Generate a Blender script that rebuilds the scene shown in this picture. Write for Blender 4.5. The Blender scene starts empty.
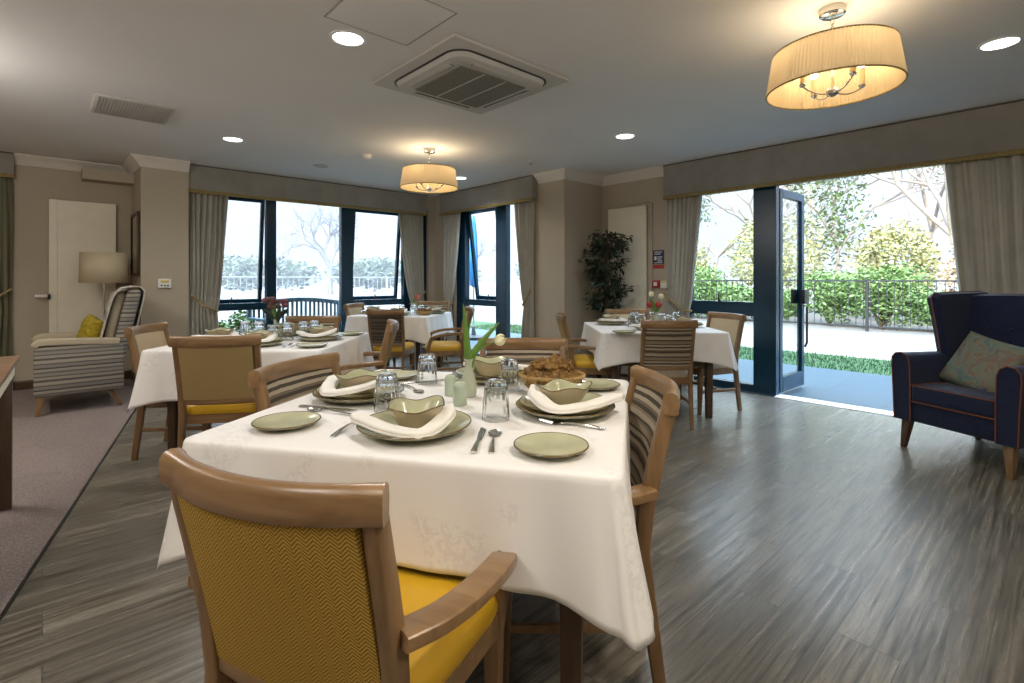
import bpy, bmesh, math, random
from mathutils import Vector, Matrix, noise as mnoise
R = random.Random(7)
PI = math.pi
sc = bpy.context.scene
COL = sc.collection
def rad(d): return d*PI/180

# ------------------------------------------------------------------ camera frame
EYE = 1.2
CA, SA = .7368, .6761            # the room's walls run at 47.5 / 42.5 degrees to the view
YAW0 = math.atan2(-SA, CA)
def W(lat, f, z=0.0):            # metres right of / ahead of the viewer -> room coordinates
    return Vector((CA*lat+SA*f, -SA*lat+CA*f, z))
def D(dx, df): return Vector((CA*dx+SA*df, -SA*dx+CA*df, 0))
def yaw_of(dx, df):              # room yaw that turns local +Y to that direction
    d = D(dx, df); return math.atan2(-d.x, d.y)
def onplane(px, py, z):          # point of the photograph on a level plane
    f = 512*(EYE-z)/(py-279.5); return (px-512)/512*f, f

cam = bpy.data.cameras.new('camera'); co = bpy.data.objects.new('camera', cam); COL.objects.link(co)
co.location = (0, 0, EYE); co.rotation_euler = (PI/2, 0, YAW0)
cam.sensor_width = 36; cam.lens = 18; cam.shift_y = -62/1024; cam.clip_start = .05; cam.clip_end = 400
sc.camera = co

# ------------------------------------------------------------------ materials
def nodes(name):
    m = bpy.data.materials.new(name); m.use_nodes = True
    nt = m.node_tree; b = nt.nodes['Principled BSDF']
    return m, nt, b
def N(nt, t, **kw):
    n = nt.nodes.new(t)
    for k, v in kw.items(): setattr(n, k, v)
    return n
def L(nt, a, b): nt.links.new(a, b)
def rgba(c): return (c[0], c[1], c[2], 1)
def coords(nt, kind='Object', scale=(1,1,1), rot=(0,0,0)):
    t = N(nt, 'ShaderNodeTexCoord'); mp = N(nt, 'ShaderNodeMapping')
    mp.inputs['Scale'].default_value = scale; mp.inputs['Rotation'].default_value = rot
    L(nt, t.outputs[kind], mp.inputs['Vector']); return mp.outputs['Vector']
def ramp(nt, fac, stops, const=False):
    r = N(nt, 'ShaderNodeValToRGB'); e = r.color_ramp
    if const: e.interpolation = 'CONSTANT'
    while len(e.elements) < len(stops): e.elements.new(.5)
    for el, (p, c) in zip(e.elements, stops): el.position = p; el.color = rgba(c)
    L(nt, fac, r.inputs['Fac']); return r.outputs['Color']
def math_(nt, op, a, b=None):
    n = N(nt, 'ShaderNodeMath', operation=op)
    for i, v in enumerate((a, b)):
        if v is None: continue
        if isinstance(v, (int, float)): n.inputs[i].default_value = v
        else: L(nt, v, n.inputs[i])
    return n.outputs[0]
def bump(nt, b, h, strength, dist=.01):
    n = N(nt, 'ShaderNodeBump'); n.inputs['Strength'].default_value = strength; n.inputs['Distance'].default_value = dist
    L(nt, h, n.inputs['Height']); L(nt, n.outputs['Normal'], b.inputs['Normal'])
def plain(name, c, rough=.5, metal=0, var=.08, scale=8, spec=.5, bmp=0, bscale=60, kind='Object', sheen=0):
    m, nt, b = nodes(name)
    v = coords(nt, kind)
    n = N(nt, 'ShaderNodeTexNoise'); n.inputs['Scale'].default_value = scale; n.inputs['Detail'].default_value = 4
    L(nt, v, n.inputs['Vector'])
    lo = tuple(x*(1-var) for x in c); hi = tuple(min(1, x*(1+var)) for x in c)
    L(nt, ramp(nt, n.outputs['Fac'], [(.3, lo), (.7, hi)]), b.inputs['Base Color'])
    b.inputs['Roughness'].default_value = rough; b.inputs['Metallic'].default_value = metal
    b.inputs['Specular IOR Level'].default_value = spec
    if sheen: b.inputs['Sheen Weight'].default_value = sheen
    if bmp:
        n2 = N(nt, 'ShaderNodeTexNoise'); n2.inputs['Scale'].default_value = bscale; n2.inputs['Detail'].default_value = 3
        L(nt, v, n2.inputs['Vector']); bump(nt, b, n2.outputs['Fac'], bmp)
    return m
def wood(name, c1, c2, rough=.35, scale=(3, 30, 30), axis='x'):
    m, nt, b = nodes(name)
    v = coords(nt, 'Object', {'x': (3, 28, 28), 'y': (28, 3, 28), 'z': (28, 28, 3)}[axis])
    n = N(nt, 'ShaderNodeTexNoise'); n.inputs['Scale'].default_value = 1; n.inputs['Detail'].default_value = 6; n.inputs['Distortion'].default_value = .6
    L(nt, v, n.inputs['Vector'])
    L(nt, ramp(nt, n.outputs['Fac'], [(.3, c1), (.7, c2)]), b.inputs['Base Color'])
    b.inputs['Roughness'].default_value = rough
    return m
def emit(name, c, s):
    m, nt, b = nodes(name)
    b.inputs['Base Color'].default_value = rgba(c)
    b.inputs['Emission Color'].default_value = rgba(c); b.inputs['Emission Strength'].default_value = s
    return m
def weave(name, c1, c2, w=.013, p=.0075, kind='herring', rough=.85):
    m, nt, b = nodes(name)
    t = N(nt, 'ShaderNodeTexCoord'); s = N(nt, 'ShaderNodeSeparateXYZ'); L(nt, t.outputs['Object'], s.inputs[0])
    x = s.outputs['X']; z = s.outputs['Z']
    pp = math_(nt, 'PINGPONG', x, w)
    q = math_(nt, 'FRACT', math_(nt, 'DIVIDE', math_(nt, 'ADD', math_(nt, 'ADD', z, pp), 5.0), p))
    tri = math_(nt, 'PINGPONG', math_(nt, 'MULTIPLY', q, 2.0), 1.0)
    n = N(nt, 'ShaderNodeTexNoise'); n.inputs['Scale'].default_value = 260; L(nt, t.outputs['Object'], n.inputs['Vector'])
    f = math_(nt, 'ADD', math_(nt, 'MULTIPLY', tri, .7), math_(nt, 'MULTIPLY', n.outputs['Fac'], .35))
    L(nt, ramp(nt, f, [(.25, c1), (.75, c2)]), b.inputs['Base Color'])
    b.inputs['Roughness'].default_value = rough; b.inputs['Specular IOR Level'].default_value = .25
    bump(nt, b, f, .35, .002)
    return m
def stripes(name, stops, period, rough=.85, axis='Z', wob=.004, off=5.0):
    m, nt, b = nodes(name)
    t = N(nt, 'ShaderNodeTexCoord'); s = N(nt, 'ShaderNodeSeparateXYZ'); L(nt, t.outputs['Object'], s.inputs[0])
    n = N(nt, 'ShaderNodeTexNoise'); n.inputs['Scale'].default_value = 14; L(nt, t.outputs['Object'], n.inputs['Vector'])
    z = math_(nt, 'ADD', s.outputs[axis], math_(nt, 'MULTIPLY', n.outputs['Fac'], wob*2))
    q = math_(nt, 'FRACT', math_(nt, 'DIVIDE', math_(nt, 'ADD', z, off), period))
    L(nt, ramp(nt, q, stops, True), b.inputs['Base Color'])
    b.inputs['Roughness'].default_value = rough; b.inputs['Specular IOR Level'].default_value = .25
    n2 = N(nt, 'ShaderNodeTexNoise'); n2.inputs['Scale'].default_value = 300; L(nt, t.outputs['Object'], n2.inputs['Vector'])
    bump(nt, b, n2.outputs['Fac'], .2, .002)
    return m
def glass_thick(name, c=(1,1,1)):
    m, nt, b = nodes(name)
    b.inputs['Base Color'].default_value = rgba(c); b.inputs['Transmission Weight'].default_value = 1
    b.inputs['Roughness'].default_value = .02; b.inputs['IOR'].default_value = 1.48
    return m
def glass_pane(name, tint=(.96,.98,.98)):
    m, nt, b = nodes(name)
    out = nt.nodes['Material Output']
    tr = N(nt, 'ShaderNodeBsdfTransparent'); tr.inputs['Color'].default_value = rgba(tint)
    gl = N(nt, 'ShaderNodeBsdfGlossy'); gl.inputs['Roughness'].default_value = .02; gl.inputs['Color'].default_value = (1,1,1,1)
    fr = N(nt, 'ShaderNodeFresnel'); fr.inputs['IOR'].default_value = 1.5
    geo = N(nt, 'ShaderNodeNewGeometry'); fac = math_(nt, 'MULTIPLY', fr.outputs[0], math_(nt, 'SUBTRACT', 1.0, geo.outputs['Backfacing']))
    mx = N(nt, 'ShaderNodeMixShader'); L(nt, fac, mx.inputs[0]); L(nt, tr.outputs[0], mx.inputs[1]); L(nt, gl.outputs[0], mx.inputs[2])
    L(nt, mx.outputs[0], out.inputs['Surface'])
    return m
def translucent(name, c, tw=.5, c2=None, bandscale=0):
    m, nt, b = nodes(name)
    out = nt.nodes['Material Output']
    d = N(nt, 'ShaderNodeBsdfDiffuse'); t = N(nt, 'ShaderNodeBsdfTranslucent')
    d.inputs['Color'].default_value = rgba(c); t.inputs['Color'].default_value = rgba(c2 or c)
    mx = N(nt, 'ShaderNodeMixShader'); mx.inputs[0].default_value = tw
    L(nt, d.outputs[0], mx.inputs[1]); L(nt, t.outputs[0], mx.inputs[2]); L(nt, mx.outputs[0], out.inputs['Surface'])
    return m

def floor_vinyl():
    m, nt, b = nodes('vinyl planks')
    v = coords(nt, 'Object')
    br = N(nt, 'ShaderNodeTexBrick'); br.offset = .37; br.offset_frequency = 2
    br.inputs['Scale'].default_value = 1; br.inputs['Brick Width'].default_value = 1.22; br.inputs['Row Height'].default_value = .18
    br.inputs['Mortar Size'].default_value = .0022; br.inputs['Mortar Smooth'].default_value = .1
    br.inputs['Color1'].default_value = (.2,.2,.2,1); br.inputs['Color2'].default_value = (.8,.8,.8,1); br.inputs['Mortar'].default_value = (0,0,0,1)
    L(nt, v, br.inputs['Vector'])
    sep = N(nt, 'ShaderNodeSeparateXYZ'); L(nt, v, sep.inputs[0])
    row = math_(nt, 'FLOOR', math_(nt, 'DIVIDE', sep.outputs['Y'], .18))
    wn = N(nt, 'ShaderNodeTexWhiteNoise', noise_dimensions='1D'); L(nt, row, wn.inputs['W'])
    cmb = N(nt, 'ShaderNodeCombineXYZ')
    L(nt, math_(nt, 'MULTIPLY', math_(nt, 'ADD', sep.outputs['X'], math_(nt, 'MULTIPLY', wn.outputs['Value'], 17.0)), 1.6), cmb.inputs['X'])
    L(nt, math_(nt, 'MULTIPLY', sep.outputs['Y'], 42.0), cmb.inputs['Y'])
    L(nt, math_(nt, 'MULTIPLY', br.outputs['Color'], 9.0), cmb.inputs['Z'])
    g = N(nt, 'ShaderNodeTexNoise'); g.inputs['Scale'].default_value = 1.3; g.inputs['Detail'].default_value = 7; g.inputs['Roughness'].default_value = .62; g.inputs['Distortion'].default_value = .45
    L(nt, cmb.outputs[0], g.inputs['Vector'])
    col = ramp(nt, g.outputs['Fac'], [(.28, (.030,.025,.017)), (.43, (.108,.096,.074)), (.57, (.195,.178,.146)), (.78, (.27,.25,.212))])
    mm = N(nt, 'ShaderNodeMix', data_type='RGBA', blend_type='MULTIPLY'); mm.inputs[0].default_value = .55
    L(nt, col, mm.inputs[6]); L(nt, ramp(nt, br.outputs['Color'], [(0, (.15,.15,.15)), (.18, (.55,.55,.55)), (.8, (1.3,1.3,1.3))]), mm.inputs[7])
    L(nt, mm.outputs[2], b.inputs['Base Color'])
    L(nt, ramp(nt, g.outputs['Fac'], [(.3, (.33,)*3), (.7, (.25,)*3)]), b.inputs['Roughness'])
    b.inputs['Specular IOR Level'].default_value = .75
    bump(nt, b, g.outputs['Fac'], .08, .004)
    return m

M = {}
M['vinyl'] = floor_vinyl()
M['carpet'] = plain('carpet pile', (.26,.215,.205), .95, var=.4, scale=170, spec=.1, bmp=.6, bscale=240)
M['edge'] = plain('dark edging', (.012,.012,.012), .4)
M['wall'] = plain('wall paint', (.455,.395,.305), .8, var=.03, scale=2, spec=.2)
M['ceil'] = plain('ceiling paint', (.78,.77,.76), .85, var=.02, scale=1.5, spec=.2)
M['cornice'] = plain('cornice paint', (.70,.65,.58), .6, var=.02)
M['skirt'] = plain('brown skirting', (.07,.04,.02), .4)
M['navy'] = plain('navy frame paint', (.003,.032,.064), .26, var=.1)
M['door'] = plain('cream door paint', (.82,.77,.62), .45, var=.03)
M['white'] = plain('white plastic', (.8,.8,.78), .35, var=.02)
M['black'] = plain('black', (.012,.012,.012), .4)
M['chrome'] = plain('chrome', (.75,.73,.70), .15, metal=1, var=.03)
M['steel'] = plain('cutlery steel', (.68,.67,.65), .18, metal=1, var=.03)
M['oak'] = wood('oak frame', (.175,.098,.042), (.30,.182,.088), .3)
M['oakz'] = wood('oak posts', (.155,.087,.037), (.265,.16,.077), .32, axis='z')
M['walnut'] = wood('dark legs', (.05,.028,.016), (.10,.058,.03), .4, axis='z')
M['walnutx'] = wood('dark top', (.16,.09,.05), (.30,.18,.10), .35)
M['mustard'] = weave('mustard herringbone', (.20,.115,.016), (.56,.36,.075))
M['tan'] = weave('tan plain weave', (.34,.24,.10), (.44,.32,.15), .003, .003)
M['beige'] = weave('beige plain weave', (.46,.36,.23), (.56,.45,.30), .003, .003)
M['vinylseat'] = plain('mustard seat vinyl', (.62,.36,.018), .38, var=.05)
M['creamseat'] = plain('cream seat', (.46,.38,.29), .5, var=.06)
BR, BG, DK, MD = (.235,.185,.125), (.36,.30,.22), (.065,.052,.04), (.15,.118,.083)
M['stripe'] = stripes('brown striped weave', [(0,BG),(.1,DK),(.16,BR),(.3,MD),(.36,DK),(.42,BG),(.55,BR),(.62,DK),(.72,MD),(.8,BG),(.9,DK)], .135)
M['dstripe'] = stripes('dark striped weave', [(0,MD),(.12,DK),(.3,(.10,.08,.06)),(.45,DK),(.6,MD),(.68,DK),(.85,(.10,.08,.06))], .12)
M['speckle'] = plain('speckled weave', (.30,.27,.22), .9, var=.9, scale=160)
M['cloth'] = None
M['sage'] = plain('sage glaze', (.44,.44,.29), .14, var=.12, scale=14, spec=.6)
M['tanglaze'] = plain('taupe glaze', (.55,.46,.31), .25, var=.06, scale=20)
M['rim'] = plain('brown rim glaze', (.13,.085,.03), .25)
M['napkin'] = plain('napkin linen', (.80,.78,.73), .85, var=.04, bmp=.15, bscale=220)
M['mint'] = plain('mint ceramic', (.40,.47,.36), .25, var=.04)
M['vase'] = plain('pale green vase', (.42,.44,.34), .2, var=.05)
M['glass'] = glass_thick('tumbler glass', (.97,.985,.98))
M['pane'] = glass_pane('window glass')
M['wicker'] = stripes('wicker', [(0,(.48,.33,.14)),(.35,(.30,.19,.07)),(.6,(.54,.38,.18)),(.85,(.22,.13,.05))], .012, axis='Z')
M['bread'] = plain('bread crust', (.20,.105,.024), .75, var=.75, scale=55, bmp=.8, bscale=120)
M['leaf'] = plain('tulip leaf', (.11,.22,.035), .4, var=.2)
M['petal_w'] = plain('white petals', (.78,.76,.50), .5)
M['petal_r'] = plain('red petals', (.45,.03,.03), .5)
M['petal_p'] = plain('pink petals', (.62,.20,.20), .5)
M['petal_d'] = plain('dusky petals', (.15,.06,.07), .6, var=.3)
M['pelmet'] = plain('pelmet fabric', (.285,.265,.235), .9, var=.1, scale=5, spec=.15)
M['gold'] = plain('gold braid', (.26,.19,.06), .6, var=.3, scale=60)
M['curtain'] = plain('curtain fabric', (.43,.41,.35), .85, var=.08, scale=6, spec=.2, sheen=.2)
M['rope'] = plain('braided rope', (.34,.25,.10), .8, var=.4, scale=150)
M['curtg'] = stripes('green striped curtain', [(0,(.17,.165,.10)),(.5,(.22,.20,.14)),(.7,(.12,.13,.075)),(.85,(.19,.17,.12))], .16, axis='X', wob=.002)
M['blue'] = plain('navy upholstery', (.009,.016,.048), .75, var=.25, scale=60, spec=.25, sheen=.15)
M['orange'] = plain('orange piping', (.22,.065,.02), .7)
M['gstripe'] = stripes('grey striped weave', [(0,(.29,.27,.225)),(.12,(.10,.095,.09)),(.17,(.24,.225,.20)),(.3,(.13,.125,.12)),(.38,(.29,.27,.225)),(.5,(.065,.06,.058)),(.56,(.21,.20,.18)),(.7,(.11,.105,.10)),(.76,(.32,.29,.24)),(.9,(.095,.09,.085))], .19)
M['oat'] = plain('oatmeal weave', (.42,.365,.27), .9, var=.08, scale=90)
M['throw'] = stripes('throw weave', [(0,(.55,.52,.46)),(.5,(.36,.35,.32)),(.75,(.52,.49,.43))], .09, axis='Y')
M['ycush'] = plain('yellow cushion', (.36,.27,.015), .9, var=.35, scale=40, bmp=.6, bscale=45)
M['lampshade'] = translucent('linen shade', (.75,.66,.48), .35)
M['shade'] = translucent('pleated shade silk', (.72,.58,.37), .26, (.82,.66,.42))
M['bulb'] = emit('lit bulb', (1,.82,.55), 11)
M['down'] = emit('lit downlight', (.95,.97,1), 7)
M['candle'] = plain('candle sleeve', (.72,.58,.32), .5)
M['grille'] = stripes('intake grille', [(0,(.27,.26,.22)),(.62,(.10,.095,.08))], .018, axis='Y', wob=0)
M['hatch'] = plain('hatch panel', (.52,.50,.47), .8, var=.02)
M['vent'] = plain('grey return panel', (.40,.385,.36), .7, var=.06, scale=60)
M['leafdark'] = plain('ficus leaf', (.012,.028,.012), .45, var=.7, scale=9)
M['bark'] = plain('bark', (.11,.075,.045), .9, var=.3, scale=40)
M['terracotta'] = plain('pot', (.16,.09,.05), .7)
M['signblue'] = plain('navy sign', (.02,.03,.08), .4)
M['signred'] = plain('red', (.42,.035,.03), .4)
M['yellow'] = plain('yellow strip', (.7,.5,.08), .5)

def cloth_mat():
    m, nt, b = nodes('damask cloth')
    v = coords(nt, 'Object', (5.5,5.5,5.5))
    n = N(nt, 'ShaderNodeTexNoise'); n.inputs['Scale'].default_value = 1; n.inputs['Detail'].default_value = 1; L(nt, v, n.inputs['Vector'])
    v2 = coords(nt, 'Object', (34,34,34))
    n2 = N(nt, 'ShaderNodeTexNoise'); n2.inputs['Scale'].default_value = 1; n2.inputs['Detail'].default_value = 3; n2.inputs['Distortion'].default_value = 2; L(nt, v2, n2.inputs['Vector'])
    msk = ramp(nt, n.outputs['Fac'], [(.56, (0,0,0)), (.62, (1,1,1))])
    pat = math_(nt, 'MULTIPLY', msk, ramp(nt, n2.outputs['Fac'], [(.48, (0,0,0)), (.54, (1,1,1))]))
    L(nt, ramp(nt, pat, [(0, (.83,.815,.80)), (1, (.755,.74,.725))]), b.inputs['Base Color'])
    b.inputs['Roughness'].default_value = .62; b.inputs['Specular IOR Level'].default_value = .35; b.inputs['Sheen Weight'].default_value = .1
    return m
M['cloth'] = cloth_mat()
def cushion_mat():
    m, nt, b = nodes('bird print')
    v = coords(nt, 'Object', (9,9,9))
    n = N(nt, 'ShaderNodeTexNoise'); n.inputs['Scale'].default_value = 1; n.inputs['Detail'].default_value = 2.5; n.inputs['Distortion'].default_value = 1.4; L(nt, v, n.inputs['Vector'])
    L(nt, ramp(nt, n.outputs['Fac'], [(.0, (.06,.11,.14)), (.36, (.11,.165,.16)), (.45, (.165,.20,.15)), (.53, (.19,.195,.14)), (.585, (.215,.115,.08)), (.62, (.17,.175,.15)), (.70, (.05,.085,.14))]), b.inputs['Base Color'])
    b.inputs['Roughness'].default_value = .85
    return m
M['birds'] = cushion_mat()

# ------------------------------------------------------------------ mesh builder
class MB:
    def __init__(s): s.v = []; s.f = []; s.m = []
    def add(s, vs, fs, m=0):
        o = len(s.v); s.v += [tuple(x) for x in vs]; s.f += [tuple(o+i for i in f) for f in fs]; s.m += [m]*len(fs); return s
    def bm(s, b, m=0):
        b.verts.index_update()
        s.add([v.co[:] for v in b.verts], [[v.index for v in f.verts] for f in b.faces], m); b.free(); return s
    def box(s, c, d, bev=0, seg=2, m=0, mat=None):
        b = bmesh.new(); bmesh.ops.create_cube(b, size=1)
        bmesh.ops.scale(b, vec=d, verts=b.verts)
        if bev: bmesh.ops.bevel(b, geom=b.edges[:], offset=min(bev, min(d)*.49), segments=seg, profile=.5, affect='EDGES')
        T = Matrix.Translation(c)
        if mat is not None: T = T @ mat
        bmesh.ops.transform(b, matrix=T, verts=b.verts); return s.bm(b, m)
    def ab(s, a, b, bev=0, m=0):      # box from corner to corner
        return s.box([(x+y)/2 for x, y in zip(a, b)], [abs(y-x) for x, y in zip(a, b)], bev, 2, m)
    def hexa(s, bot, top, bev=0, m=0):
        b = bmesh.new(); vs = [b.verts.new(p) for p in list(bot)+list(top)]
        for f in ((3,2,1,0),(4,5,6,7),(0,1,5,4),(1,2,6,5),(2,3,7,6),(3,0,4,7)): b.faces.new([vs[i] for i in f])
        bmesh.ops.recalc_face_normals(b, faces=b.faces)
        if bev: bmesh.ops.bevel(b, geom=b.edges[:], offset=bev, segments=2, profile=.5, affect='EDGES')
        return s.bm(b, m)
    def taper(s, p0, p1, w0, w1, bev=.004, m=0):   # square post from p0 (bottom) to p1
        q = lambda p, w: [(p[0]-w[0]/2,p[1]-w[1]/2,p[2]),(p[0]+w[0]/2,p[1]-w[1]/2,p[2]),(p[0]+w[0]/2,p[1]+w[1]/2,p[2]),(p[0]-w[0]/2,p[1]+w[1]/2,p[2])]
        return s.hexa(q(p0, w0), q(p1, w1), bev, m)
    def sweep(s, path, prof, up=(0,0,1), scl=None, cap=True, m=0, closed=False):
        path = [Vector(p) for p in path]; n = len(path); k = len(prof); up = Vector(up); vs = []
        for i, p in enumerate(path):
            if closed: t = path[(i+1) % n]-path[i-1]
            else: t = path[min(i+1, n-1)]-path[max(i-1, 0)]
            t.normalize(); sd = t.cross(up)
            if sd.length < 1e-5: sd = t.cross(Vector((0,1,0)))
            sd.normalize(); nm = sd.cross(t)
            q = scl[i] if scl else (1,1)
            if not isinstance(q, tuple): q = (q, q)
            vs += [p+sd*a*q[0]+nm*b*q[1] for a, b in prof]
        fs = []
        for i in range(n if closed else n-1):
            j = (i+1) % n
            for a in range(k): fs.append((i*k+a, i*k+(a+1) % k, j*k+(a+1) % k, j*k+a))
        if cap and not closed: fs += [tuple(range(k-1, -1, -1)), tuple((n-1)*k+a for a in range(k))]
        return s.add(vs, fs, m)
    def tube(s, path, r, n=8, m=0, closed=False, up=(0,0,1)):
        if isinstance(r, (int, float)): r = [r]*len(path)
        return s.sweep(path, circ(1, 1, n), up, r, True, m, closed)
    def lathe(s, prof, n=32, c=(0,0,0), m=0, rf=None, zf=None):
        vs = []; fs = []; k = len(prof)
        for i in range(n):
            a = 2*PI*i/n
            for j, (r, z) in enumerate(prof):
                rr = r*(rf(a, j) if rf else 1); zz = z+(zf(a, j) if zf else 0)
                vs.append((c[0]+rr*math.cos(a), c[1]+rr*math.sin(a), c[2]+zz))
        for i in range(n):
            i2 = (i+1) % n
            for j in range(k-1): fs.append((i*k+j, i2*k+j, i2*k+j+1, i*k+j+1))
        return s.add(vs, fs, m)
    def grid(s, P, m=0, cu=False):
        nu = len(P); nv = len(P[0]); vs = [q for r in P for q in r]; fs = []
        for i in range(nu if cu else nu-1):
            for j in range(nv-1):
                i2 = (i+1) % nu
                fs.append((i*nv+j, i2*nv+j, i2*nv+j+1, i*nv+j+1))
        return s.add(vs, fs, m)
    def ball(s, c, r, seg=16, ring=10, amp=0, freq=3, seed=0, m=0, rot=None, sup=1.0):
        vs = []; fs = []
        if isinstance(r, (int, float)): r = (r, r, r)
        for i in range(ring+1):
            th = PI*i/ring
            for j in range(seg):
                ph = 2*PI*j/seg
                d = Vector((math.sin(th)*math.cos(ph), math.sin(th)*math.sin(ph), math.cos(th)))
                if sup != 1: d = Vector([math.copysign(abs(x)**sup, x) for x in d])
                k = 1+amp*mnoise.noise(d*freq+Vector((seed*7.3, seed*3.1, seed))) if amp else 1
                p = Vector((d.x*r[0]*k, d.y*r[1]*k, d.z*r[2]*k))
                if rot is not None: p = rot @ p
                vs.append(p+Vector(c))
        for i in range(ring):
            for j in range(seg):
                j2 = (j+1) % seg
                fs.append((i*seg+j, (i+1)*seg+j, (i+1)*seg+j2, i*seg+j2))
        return s.add(vs, fs, m)
    def build(s, name, mats, parent=None, smooth=True, sharp=38, loc=None, rz=None, weld=True):
        me = bpy.data.meshes.new(name); me.from_pydata(s.v, [], s.f); 
        b = bmesh.new(); b.from_mesh(me)
        b.faces.ensure_lookup_table()
        for i, f in enumerate(b.faces): f.material_index = s.m[i]; f.smooth = smooth
        if weld:
            bmesh.ops.remove_doubles(b, verts=b.verts, dist=1e-5)
            bmesh.ops.recalc_face_normals(b, faces=b.faces)
        b.to_mesh(me); b.free()
        if smooth: me.set_sharp_from_angle(angle=rad(sharp))
        for q in (mats if isinstance(mats, (list, tuple)) else [mats]): me.materials.append(q)
        o = bpy.data.objects.new(name, me); COL.objects.link(o)
        if parent: o.parent = parent
        if loc is not None: o.location = loc
        if rz is not None: o.rotation_euler = (0, 0, rz)
        return o
def circ(a, b, n=10, p=1.0):
    out = []
    for i in range(n):
        t = 2*PI*i/n; x, y = math.cos(t), math.sin(t)
        out.append((math.copysign(abs(x)**p, x)*a, math.copysign(abs(y)**p, y)*b))
    return out
def rrect(w, h, r=.3, n=16): return circ(w/2, h/2, n, r)

def tag(o, label, cat, group=None, kind=None):
    o['label'] = label; o['category'] = cat
    if group: o['group'] = group
    if kind: o['kind'] = kind
    return o
def thing(name, label, cat, loc=(0,0,0), rz=0, group=None):
    o = bpy.data.objects.new(name, None); COL.objects.link(o); o.empty_display_size = .1
    o.location = loc; o.rotation_euler = (0, 0, rz); return tag(o, label, cat, group)
def structure(o, label=None):
    o['kind'] = 'structure'
    if label: o['label'] = label; o['category'] = 'setting'
    return o
def dup(o, loc, rz, label, group=None, scale=None):
    def rec(src, par):
        c = src.copy(); COL.objects.link(c)
        if par is not None: c.parent = par
        for ch in src.children: rec(ch, c)
        return c
    r = rec(o, None); r.location = loc; r.rotation_euler = (0, 0, rz); r['label'] = label
    if group: r['group'] = group
    if scale: r.scale = scale
    return r
SKY_LOW, SKY_HIGH, SUN_E, HAZE, EXPOSURE = .86, 13.0, 9.0, 0.026, 0.0
# ================================================================== ROOM SHELL
H = 2.55
def poly_slab(name, pts, z0, z1, mat, m=None):
    b = MB(); n = len(pts)
    vs = [(x, y, z0) for x, y in pts]+[(x, y, z1) for x, y in pts]
    fs = [tuple(range(n-1, -1, -1)), tuple(range(n, 2*n))]+[(i, (i+1) % n, n+(i+1) % n, n+i) for i in range(n)]
    b.add(vs, fs); return structure(b.build(name, mat, smooth=False))
XL, YB = -3.2, -1.7
JA, JB = (-1.075, YB), (.80, 6.56)
poly_slab('floor', [JA, (5.5, YB), (5.5, 4.22), (4.75, 4.22), (4.75, 7.05), (.80, 7.05), JB], -.06, 0, M['vinyl'])
poly_slab('floor_carpet', [(XL, YB), JA, JB, (.80, 7.7), (XL, 7.7)], -.06, .004, M['carpet'])
def strip():
    d = Vector((JB[0]-JA[0], JB[1]-JA[1], 0)).normalized(); n = Vector((d.y, -d.x, 0))*.006
    a, b_ = Vector((*JA, 0)), Vector((*JB, 0))
    q = [a-n, a+n, b_+n, b_-n]
    b = MB().hexa([p+Vector((0,0,-.02)) for p in q], [p+Vector((0,0,.0065)) for p in q])
    structure(b.build('trim_1', M['edge'], smooth=False))
strip()
def shell(name, boxes, mat=M['wall']):
    b = MB()
    for lo, hi in boxes: b.ab(lo, hi)
    return structure(b.build(name, mat, smooth=False))
shell('ceiling', [((XL-.2, YB-.2, H), (5.75, 4.43, H+.12)), ((XL-.2, 4.43, H), (5.0, 7.95, H+.12))], M['ceil'])
# walls
shell('wall_recess', [((XL, 7.7, 0), (.80, 7.9, H))])
shell('wall_pillar', [((.80, 6.9, 0), (1.25, 7.9, H))])
shell('wall_window', [((1.25, 7.05, 2.32), (4.95, 7.3, H)), ((1.25, 7.05, 0), (4.95, 7.3, .12)), ((1.25, 7.05, .12), (1.34, 7.3, 2.32)), ((4.62, 7.05, .12), (4.95, 7.3, 2.32))])
shell('wall_bay', [((4.75, 4.22, 0), (5.0, 4.80, H)), ((4.75, 4.80, 2.32), (5.0, 7.05, H)), ((4.75, 6.52, 0), (5.0, 7.05, 2.32)), ((4.75, 4.80, -.02), (5.0, 6.52, .02))])
shell('wall_return', [((5.0, 4.22, 0), (5.75, 4.43, H))])
shell('wall_doors', [((5.5, 3.06, 0), (5.75, 4.22, H)), ((5.5, .30, 2.24), (5.75, 3.06, H)), ((5.5, YB, 0), (5.75, .30, H))])
shell('wall_left', [((XL-.2, YB, 0), (XL, 7.9, H))])
shell('wall_rear', [((XL-.2, YB-.2, 0), (5.75, YB, H))])
# cornices (mitred runs), skirtings
def run(name, pts, prof, mat, side=1):
    # pts: room-side wall line; prof: (out from wall, z); side=+1 -> room lies to the left of the direction of travel
    P = [Vector((*p, 0)) for p in pts]; n = len(P); vs = []
    for i in range(n):
        a = (P[i]-P[i-1]).normalized() if i else None
        c = (P[i+1]-P[i]).normalized() if i < n-1 else None
        na = Vector((-a.y, a.x, 0))*side if a else None; nc = Vector((-c.y, c.x, 0))*side if c else None
        if na and nc: o = (na+nc)/(1+na.dot(nc))
        else: o = na or nc
        vs += [P[i]+o*u+Vector((0, 0, z)) for u, z in prof]
    k = len(prof); fs = []
    for i in range(n-1):
        for j in range(k): fs.append((i*k+j, i*k+(j+1) % k, (i+1)*k+(j+1) % k, (i+1)*k+j))
    fs += [tuple(range(k)), tuple((n-1)*k+j for j in range(k-1, -1, -1))]
    return structure(MB().add(vs, fs).build(name, mat, sharp=25))
COV = [(0, H-.11), (.012, H-.11), (.02, H-.10), (.035, H-.075), (.06, H-.045), (.09, H-.022), (.10, H-.012), (.10, H), (0, H)]
run('trim_2', [(-.22, 7.7), (.80, 7.7), (.80, 6.9), (1.25, 6.9)], COV, M['cornice'], -1)
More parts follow.
